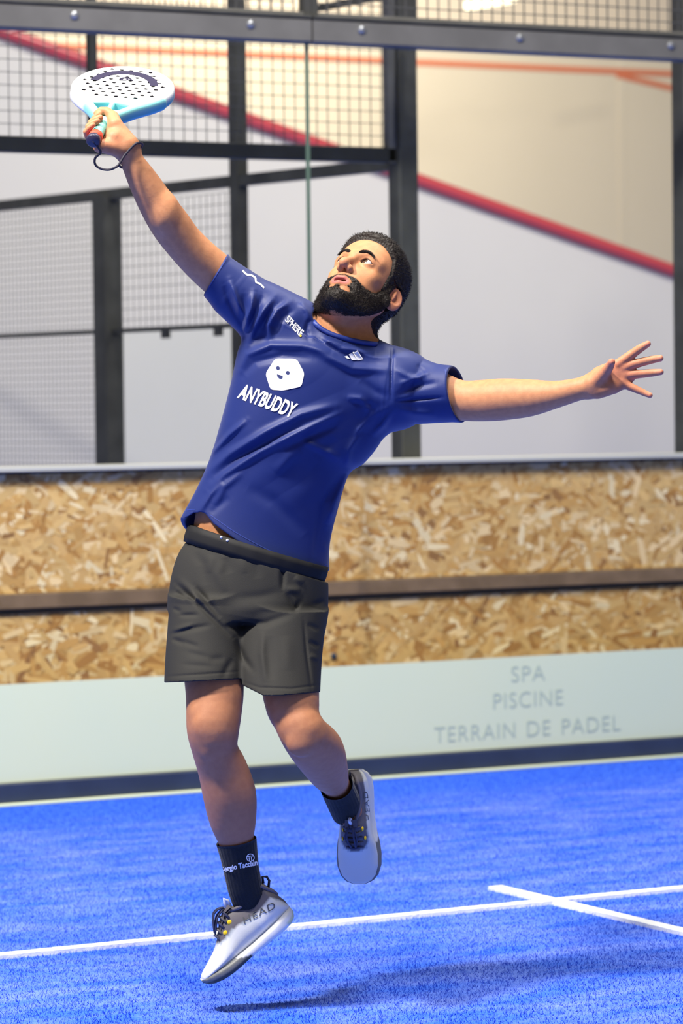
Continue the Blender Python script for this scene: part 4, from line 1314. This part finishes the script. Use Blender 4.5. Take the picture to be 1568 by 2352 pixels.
KF = [
    (c5((150, 670), (300, 810), (480, 985), (620, 1125)), 6, -7), (c5((180, 640), (330, 790), (500, 960)), 8, 4), (c5((310, 700), (430, 850), (530, 970)), 7, -7), 
    (c5((110, 1095), (300, 1045), (440, 1020)), 6, -5), (c5((130, 1065), (300, 1015)), 6, 4), (c5((180, 940), (345, 935)), 5, -4), (c5((150, 740), (245, 805)), 6, -4), (c5((130, 880), (200, 910)), 5, -3),
    (c5((545, 1030), (720, 1020), (900, 1000), (1130, 915)), 9, -6), (c5((560, 900), (800, 880), (1100, 840)), 16, 5), (c5((620, 800), (850, 780), (1020, 740)), 10, -2.5),
    (c5((1030, 500), (1030, 740)), 6, -8), (c5((1050, 745), (1130, 890), (1185, 800)), 6, -5), (c5((1060, 720), (1180, 740)), 8, 5), (c5((1130, 620), (1200, 680)), 8, 4),
    (c5((640, 1130), (710, 1290), (790, 1400)), 7, -6), (c5((870, 1060), (860, 1250), (890, 1500)), 8, 5), (c5((920, 1100), (930, 1300), (940, 1480)), 10, -4), (c5((1060, 1100), (1080, 1400)), 14, 3),
    (c5((1200, 960), (1225, 1250), (1270, 1560)), 4, -4), (c5((1230, 1010), (1330, 1060)), 6, -3), (c5((1240, 1150), (1330, 1200)), 6, -4), (c5((1250, 1260), (1320, 1300)), 6, 3), (c5((1260, 860), (1380, 820)), 7, -3),
    (c5((200, 1150), (350, 1200)), 6, -3), (c5((120, 1130), (230, 1170)), 6, -4), (c5((240, 1240), (450, 1290)), 7, -2.5), (c5((420, 1300), (560, 1290)), 8, -3), (c5((200, 1340), (480, 1360)), 6, -2),
    (c5((300, 420), (380, 520), (400, 700)), 11, -3), (c5((450, 440), (430, 600)), 10, 3), (c5((560, 460), (600, 600)), 11, -2.5), (c5((690, 470), (720, 600)), 10, 2), (c5((800, 500), (830, 640)), 11, -2), (c5((540, 480), (500, 600), (560, 760)), 11, 3.5),
    (c5((620, 1290), (560, 1400), (540, 1470)), 8, -4), (c5((80, 1440), (400, 1420), (660, 1400)), 3, -2.5), (c5((720, 1490), (840, 1530), (1100, 1540), (1320, 1510)), 3, -2.5),
]
sho.mods = [folds(KF, D0 - .03)]
kv, kf = mesh_field(sho, 0.0023)
kw = c2w(kv); kf = orient(kw, kf)
shorts = mk('shorts', kw, kf, M['shorts'], person, smooth=True); shorts['label'] = 'black woven sports shorts'
# elastic waistband
V = []; F = []; n = 72
for j, (t, gr) in enumerate(((-1, .96), (-1, 1.0), (-.33, 1.012), (.33, 1.012), (1, 1.0), (1, .95))):
    for i in range(n):
        a = 2 * math.pi * i / n; rip = 1 + .006 * math.sin(i * 17.0)
        x = 588 + 168 * math.cos(a) * .957 * gr * rip; y = 1273 + 168 * math.cos(a) * .29 - (20 * t) * .957 - 3 * math.sin(a)
        x += 20 * t * .29
        V.append(c2w(Q(x, y, -.008 + .125 * math.sin(a) * gr * rip)))
for j in range(5):
    for i in range(n): F.append((j * n + i, j * n + (i + 1) % n, (j + 1) * n + (i + 1) % n, (j + 1) * n + i))
mk('waistband', V, F, M['elastic'], shorts, smooth=True)
wtree = BVHTree.FromPolygons([tuple(x) for x in V], F)
for x, y in ((508, 1234), (522, 1241)):
    h = wtree.ray_cast(Vector(CAM), Vector(ray(x, y)).normalized(), 20)
    if h[0] is not None: MB().dome(np.array(h[0]), -ray(x, y), .0035, .003, 10).build('drawcord_tip', M['tab_white'], shorts, smooth=True)

# ================================================================== SOCKS
def loft(nodes, n, rib=0.0, nr=0, ez=1.0):
    V = []; F = []; e0 = ez
    for i, (c, r) in enumerate(nodes):
        d = nodes[min(i + 1, len(nodes) - 1)][0] - nodes[max(i - 1, 0)][0]; d = d / np.linalg.norm(d)
        u = np.cross(d, (0, 0, 1.0)); u /= np.linalg.norm(u); w = np.cross(d, u); ez = 1 + (e0 - 1) * i / len(nodes)
        for k in range(n):
            a = 2 * math.pi * k / n; rr = r * (1 + rib * (1 if (k * nr * 2 // n) % 2 else -1) * (0 if i < 2 else 1))
            V.append(c + (u * math.cos(a) + w * math.sin(a) * ez) * rr)
    for i in range(len(nodes) - 1):
        for k in range(n): F.append((i * n + k, i * n + (k + 1) % n, (i + 1) * n + (k + 1) % n, (i + 1) * n + k))
    return V, F


def resample(nodes, m):
    C = np.array([n[0] for n in nodes]); r = np.array([n[1] for n in nodes]); t = np.linspace(0, len(nodes) - 1, m); i = np.arange(len(nodes))
    return [(np.array([np.interp(x, i, C[:, k]) for k in range(3)]), float(np.interp(x, i, r))) for x in t]


def sock(nodes, label, ez=1.0):
    nd = resample(nodes, 26); nd = [(nd[0][0], nd[0][1] * .985)] + nd
    V, F = loft(nd, 112, .007, 28, ez)
    V = c2w(np.array(V)); o = mk('sock', V, F, M['sock'], person, smooth=True); o['label'] = label
    return o, BVHTree.FromPolygons([tuple(x) for x in V], F)


sockR, treeSR = sock([E(497, 1942, 588, 1920, -.12), E(506, 1972, 591, 1956, -.115), E(514, 2005, 594, 1990, -.11), E(523, 2045, 602, 2032, -.10), E(532, 2072, 608, 2055, -.092), Nd(584, 2086, 32, -.085)], 'black ribbed crew sock with white lettering', .8)
sockL, treeSL = sock([E(738, 1822, 806, 1786, .10), E(745, 1838, 814, 1803, .13), E(752, 1854, 824, 1826, .16), Nd(796, 1868, 34, .20)], 'black short sock on the rear foot')
P_, F_ = fine_text('Sergio Tacchini', (509, 2003), (86, -17), (-1.5, -12), 0.035, 1.0)
press('sock_lettering', P_, F_, treeSR, M['print'], sockR, .0032)
rg = cir(575, 1970, 9.5, 24); ri = cir(575, 1970, 7.6, 24)
press('sock_emblem', rg + ri, [(i, (i + 1) % 24, 24 + (i + 1) % 24, 24 + i) for i in range(24)], treeSR, M['print'], sockR, .0032)
for s_ in (((567, 1968), (575, 1966), (582, 1966)), ((572, 1970), (573, 1979)), ((577, 1969), (578, 1978))):
    P_, F_ = stroke2d(s_, 2.0); press('sock_emblem', P_, F_, treeSR, M['print'], sockR, .0032)

# ================================================================== SHOES
SH_S = [0, .03, .08, .16, .26, .36, .46, .55, .64, .74, .84, .92, .97, 1.0]
SH_W = [.015, .027, .036, .039, .039, .038, .040, .043, .0485, .0515, .0505, .043, .031, .011]
SH_B = [.020, .008, .002, .0, .0, .001, .002, .002, .001, .001, .004, .010, .017, .026]
SH_T = [.054, .090, .122, .116, .110, .116, .124, .112, .091, .070, .056, .047, .041, .034]
SH_M = [.036, .036, .035, .033, .031, .029, .028, .029, .031, .033, .036, .037, .036, .035]   # top of the sole
SL = 0.280


def shoe(H, a, d, label, flip, print_pts, tabs, k_=1.0):
    a = np.array(a, float); a /= np.linalg.norm(a); d = np.array(d, float); d -= a * (d @ a); d /= np.linalg.norm(d); b = np.cross(a, d) * flip
    P = lambda s, y, z: c2w(H + a * s * SL * k_ + b * y * k_ + d * z)
    root = empty('shoe', c2w(H + a * SL * .5)); root.parent = person; root.location = Vector(c2w(H + a * SL * .5) - BASE); root['label'] = label
    def section(s, zlo, zhi, grow, flat):
        w = np.interp(s, SH_S, SH_W) + grow; out = []
        for k in range(48):
            t = 2 * math.pi * k / 48; c, s_ = math.cos(t), math.sin(t); e = flat
            out.append((w * math.copysign(abs(c) ** e, c), (zlo + zhi) / 2 + (zhi - zlo) / 2 * math.copysign(abs(s_) ** e, s_), t))
        return out
    def body_(z0, z1, grow, flat, m, colf, taper=False):
        V = []; F = []; C = []; ss = np.r_[np.linspace(0, .06, 8), np.linspace(.08, .92, 44), np.linspace(.935, 1, 9)]
        for s in ss:
            zl, zh = z0(s), z1(s)
            for y, z, t in section(s, zl, zh, grow, flat):
                if taper:
                    f = (z - zl) / max(zh - zl, 1e-4); y *= 1 - (.42 if s < .62 else .42 + .1 * (s - .62)) * max(0, f - .30) ** 1.35 / .7 ** 1.35 * (1 if s < .7 else 1 - (s - .7) * 1.6)
                V.append(P(s, y, z)); C.append(colf(s, y, z, (z - zl) / max(zh - zl, 1e-4)))
        n = len(ss)
        for i in range(n - 1):
            for k in range(48): F.append((i * 48 + k, i * 48 + (k + 1) % 48, (i + 1) * 48 + (k + 1) % 48, (i + 1) * 48 + k))
        F += [tuple(range(48)), tuple((n - 1) * 48 + k for k in range(47, -1, -1))]
        return V, F, C
    white = np.array(lin(214, 216, 212)[:3]); cream = np.array(lin(232, 232, 226)[:3]); grey = np.array(lin(96, 92, 98)[:3]); lgrey = np.array(lin(168, 176, 182)[:3]); dkg = np.array(lin(112, 114, 112)[:3]); lime = np.array(lin(206, 214, 176)[:3]); blk = np.array(lin(58, 60, 58)[:3])
    top = lambda s: np.interp(s, SH_S, SH_T); bot = lambda s: np.interp(s, SH_S, SH_B); mid = lambda s: np.interp(s, SH_S, SH_M)
    def cu(s, y, z, f):
        line = np.interp(s, [0, .10, .2, .35, .46, .55, .62, .68, .72], [.64, .66, .66, .64, .66, .70, .78, .92, 1.3])
        if f > line: return grey
        if f > line - .05: return lgrey
        if .3 < s < .62 and .18 < f < .42: return white * .9
        return white
    V, F, C = body_(lambda s: mid(s) - .008, top, -.001, .78, None, cu, True)
    up = mk('upper', V, F, M['shoe'], root, smooth=True, col=np.array(C))
    tr = BVHTree.FromPolygons([tuple(x) for x in V], F); V_up, F_up = V, F
    def cs(s, y, z, f):
        if s > .52 and f < min(.92, .35 + (s - .52) * 4.5): return dkg if f > .35 else blk
        if f < .10: return blk if s > .3 else lime
        if s < .10 and f < .42: return lime
        return cream
    V, F, C = body_(bot, mid, .0035, .55, None, cs)
    mk('sole', V, F, M['sole'], root, smooth=True, col=np.array(C))
    tr_all = BVHTree.FromPolygons([tuple(x) for x in V_up] + [tuple(x) for x in V], F_up + [tuple(i + len(V_up) for i in q) for q in F])
    # collar opening rim
    pts = []
    for k in range(40):
        t = 2 * math.pi * k / 40; s = .225 + .205 * math.cos(t); y = .0235 * math.sin(t) * (1 - .15 * math.cos(t))
        pts.append(P(s, y, np.interp(s, SH_S, SH_T) + (.000)))
    MB().tube(pts, .0048, 8, True).build('collar', mat('shoe_collar', lin(104, 100, 108), .8), root, smooth=True)
    # tongue
    V = []; F = []
    for i in range(9):
        s = .66 - .26 * i / 8
        for j in range(5):
            y = (.017 - .001 * i * .3) * (j - 2) / 2; V.append(P(s, y, np.interp(s, SH_S, SH_T) + .004 + .012 * (i / 8) ** 2 - .0035 * abs(j - 2)))
    for i in range(8):
        for j in range(4): F.append((i * 5 + j, i * 5 + j + 1, (i + 1) * 5 + j + 1, (i + 1) * 5 + j))
    n0 = len(V); V += [np.array(v) - np.array(P(0, 0, .005) - P(0, 0, 0)) for v in V[:n0]]; F += [tuple(x + n0 for x in q[::-1]) for q in F]
    mk('tongue', V, F, mat('shoe_tongue', lin(86, 82, 92), .85, bump=(400, .3, .002)), root, smooth=True)
    # laces
    for i in range(5):
        s = .47 + .045 * i; y = .021; zt = np.interp(s, SH_S, SH_T)
        MB().tube([P(s, -y, zt - .010), P(s + .006, -y * .5, zt + .005), P(s + .012, 0, zt + .008), P(s + .006, y * .5, zt + .005), P(s, y, zt - .010)], .0032, 6).build('lace', M['lace'] if i % 2 else M['lace_navy'], root, smooth=True)
    for k, (y0, y1) in enumerate(((-.004, -.010), (.004, .007))):
        lp = []
        for i in range(9):
            t = i / 8; s = .45 + .20 * t; lp.append(P(s, y0 + (y1 - y0) * math.sin(t * 3), np.interp(s, SH_S, SH_T) + .012 + .016 * math.sin(t * 3.1)))
        for i in range(8, -1, -1):
            t = i / 8; s = .46 + .19 * t; lp.append(P(s, y0 + (y1 * 1.6 - y0) * math.sin(t * 3), np.interp(s, SH_S, SH_T) + .010 + .006 * math.sin(t * 3.1)))
        MB().tube(lp, .0024, 6).build('lace_loop', M['lace_navy'], root, smooth=True)
    for s in (.49, .575):
        for sg in (-1, 1):
            h = None
            o_ = Vector(P(s, sg * .08, np.interp(s, SH_S, SH_T) - .006)); t_ = Vector(P(s, 0, np.interp(s, SH_S, SH_T) - .022)); h = tr.ray_cast(o_, (t_ - o_).normalized(), .2)
            if h[0] is not None:
                nn_ = np.array((o_ - t_).normalized()); MB().dome(np.array(h[0]) - nn_ * .001, nn_, .0065, .003, 10).build('eyelet', M['yellow'], root, smooth=True)
    # pull tabs
    tt = np.interp(.43, SH_S, SH_T)
    MB().tube([P(.44, 0, tt + .006), P(.415, 0, tt + .022), P(.40, 0, tt + .030), P(.385, 0, tt + .022), P(.40, 0, tt + .004)], [.004] * 5, 8).build('pull_tab', M['tab_white'], root, smooth=True)
    hh = np.interp(.06, SH_S, SH_T)
    MB().tube([P(.045, 0, hh - .008), P(-.005, 0, hh + .006), P(-.01, 0, hh + .018), P(.02, 0, hh + .024), P(.05, 0, hh + .010)], .0034, 8).build('heel_loop', M['black'], root, smooth=True)
    if print_pts:
        P_, F_ = fine_text('HEAD', *print_pts, .0, 1.12); press('shoe_lettering', P_, F_, tr_all, M['shoe_print'], root, .0015)
    return root


shoe(Q(684, 2106, -.075), (-.775, -.632, -.10), (-.632, .775, -.12), 'white and grey sports shoe, heel raised and toe pointing down', 1, ((561, 2122), (72, -36), (-4, -15)), None)
shoe(Q(818, 1764, .275), (.045, -1, .02), (-.16, .12, -.98), 'white and grey sports shoe of the trailing foot seen from above', 1, ((851, 1884), (-7, -66), (-10, 1)), None, 1.05)

# ================================================================== RACKET
def racket():
    root = empty('padel_racket', c2w(rq(0, 0, 0)), 'white and turquoise perforated padel racket held overhead', 'racket')
    n_a, n_b, n_c = 150, 190, 24; vox = .002
    def outline(w, l):
        head = (np.sqrt((w / .130) ** 2 + ((l - .005) / .138) ** 2) - 1) * .115
        tri = np.maximum(np.abs(w) * .86 - (.019 + (l + .205) * .62) * .86, np.maximum(-.205 - l, l + .058))
        neck = np.maximum(np.abs(w) - .017, np.maximum(-.235 - l, l + .15))
        return smin(smin(head, tri, .02), neck, .012)
    HOLES = []
    for j in range(10):
        l = .104 - .0222 * j
        for i in range(-5, 6):
            w = (i + (.5 if j % 2 else 0)) * .0248
            if (w / .106) ** 2 + ((l - .010) / .110) ** 2 < 1 and l > -.09: HOLES.append((w, l))
    def f(X):
        v = X - RC; w, l, n = v @ RW, v @ RL, v @ RN
        o = outline(w, l); d = -smin(-o, -(np.abs(n) - .0185), .015)
        # throat openings left and right of the centre strut
        for s in (-1, 1):
            t = np.maximum(np.maximum(.009 - w * s, -.160 - l + np.abs(w) * .2), np.maximum(l + .112 + np.abs(w) * .25, (w * s) - (.0 + (l + .195) * .60)))
            d = -smin(-d, t - .002, .008)
        # hollowed bridge under the face
        hd = None
        for hw, hl_ in HOLES:
            e = np.sqrt((w - hw) ** 2 + (l - hl_) ** 2) - .0052; hd = e if hd is None else np.minimum(hd, e)
        hd = np.maximum(hd, .012 - np.abs(n)); d = np.maximum(d, -hd)
        return d
    F = Field(); F.fn(RC - .27, RC + .27, f, .004)
    lo = np.min([rq(a, b, c) for a in (-.14, .14) for b in (-.24, .16) for c in (-.03, .03)], 0); hi = np.max([rq(a, b, c) for a in (-.14, .14) for b in (-.24, .16) for c in (-.03, .03)], 0)
    v, q = mesh_field(F, .0020, lo, hi)
    u = v - RC; w, l, n = u @ RW, u @ RL, u @ RN
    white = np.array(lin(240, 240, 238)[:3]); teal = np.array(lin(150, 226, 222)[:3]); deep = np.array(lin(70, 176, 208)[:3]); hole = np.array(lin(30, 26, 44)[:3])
    t = sm(-l + w * .42 - .0, .085, .105)[:, None]; c = white * (1 - t) + teal * t
    e = (sm(outline(w, l), -.010, -.002) * sm(-n, -.012, .006) * sm(w - l * .5, .04, .10))[:, None]; c = c * (1 - e) + deep * e
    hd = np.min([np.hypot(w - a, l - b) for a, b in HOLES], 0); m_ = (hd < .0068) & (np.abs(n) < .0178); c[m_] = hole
    wv = c2w(v); q = orient(wv, q)
    fr = mk('racket_head', wv, q, M['racket'], root, smooth=True, col=c)
    top = .0195
    def flat(name, pts, faces, z, m): return mk(name, [c2w(rq(a, b, z)) for a, b in pts], faces, m, root)
    # arch emblem
    V = []; Fc = []
    for i in range(33):
        a = math.radians(8 + 164 * i / 32); wd2 = .0115 * (1 if 3 < i < 29 else .9)
        for r in (-1, 1): V.append(((.077 + r * wd2) * math.cos(a), .004 + (.082 + r * wd2) * math.sin(a)))
        if i: Fc.append((2 * i - 2, 2 * i - 1, 2 * i + 1, 2 * i))
    flat('arch_emblem', V, Fc, top, M['racket_print'])
    V, Fc = stroke2d(curve2d([(-.016, .040), (-.006, .050), (.004, .042), (-.004, .034), (-.012, .040), (.002, .052), (.018, .036)], 5), .005); flat('small_emblem', V, Fc, top, M['racket_print'])
    # handle
    m = MB(); pts = []; rr = []
    for i in range(40):
        l_ = -.20 - .098 * i / 39; pts.append(c2w(rq(0, l_, 0))); rr.append(.0148 + .0009 * (i % 4 == 0))
    m.tube(pts, rr, 14).build('grip', M['grip'], root, smooth=True)
    MB().tube([c2w(rq(0, -.288, 0)), c2w(rq(0, -.291, 0)), c2w(rq(0, -.310, 0)), c2w(rq(0, -.312, 0))], [.0150, .0172, .0172, .0150], 16).build('red_tape', M['grip_red'], root, smooth=True)
    MB().tube([c2w(rq(0, -.312, 0)), c2w(rq(0, -.315, 0)), c2w(rq(0, -.326, 0)), c2w(rq(0, -.330, 0))], [.0150, .0176, .0176, .0140], 16).build('butt_cap', M['racket_print'], root, smooth=True)
    # wrist cord: from the butt, hanging loop, then round the wrist
    bt_ = rq(0, -.328, 0)
    loop = [bt_, Q(231, 348, -.20), Q(219, 362, -.195), Q(218, 376, -.19), Q(228, 386, -.188), Q(248, 390, -.19), Q(266, 384, -.192), Q(274, 376, -.188), Q(284, 360, -.182), Q(298, 343, -.176), Q(314, 329, -.166),
            Q(327, 331, -.138), Q(320, 344, -.108), Q(304, 364, -.102), Q(285, 384, -.112), Q(275, 382, -.150), Q(274, 377, -.180)]
    sm_ = []
    P3 = [2 * loop[0] - loop[1]] + loop + [2 * loop[-1] - loop[-2]]
    for i in range(1, len(P3) - 2):
        for j in range(6):
            t_ = j / 6; a, b, c_, d = P3[i - 1:i + 3]
            sm_.append(.5 * (2 * b + (c_ - a) * t_ + (2 * a - 5 * b + 4 * c_ - d) * t_ * t_ + (3 * b - a - 3 * c_ + d) * t_ ** 3))
    MB().tube([c2w(p) for p in sm_], .0030, 8).build('wrist_cord', M['cord'], root, smooth=True)
    return root


racket()
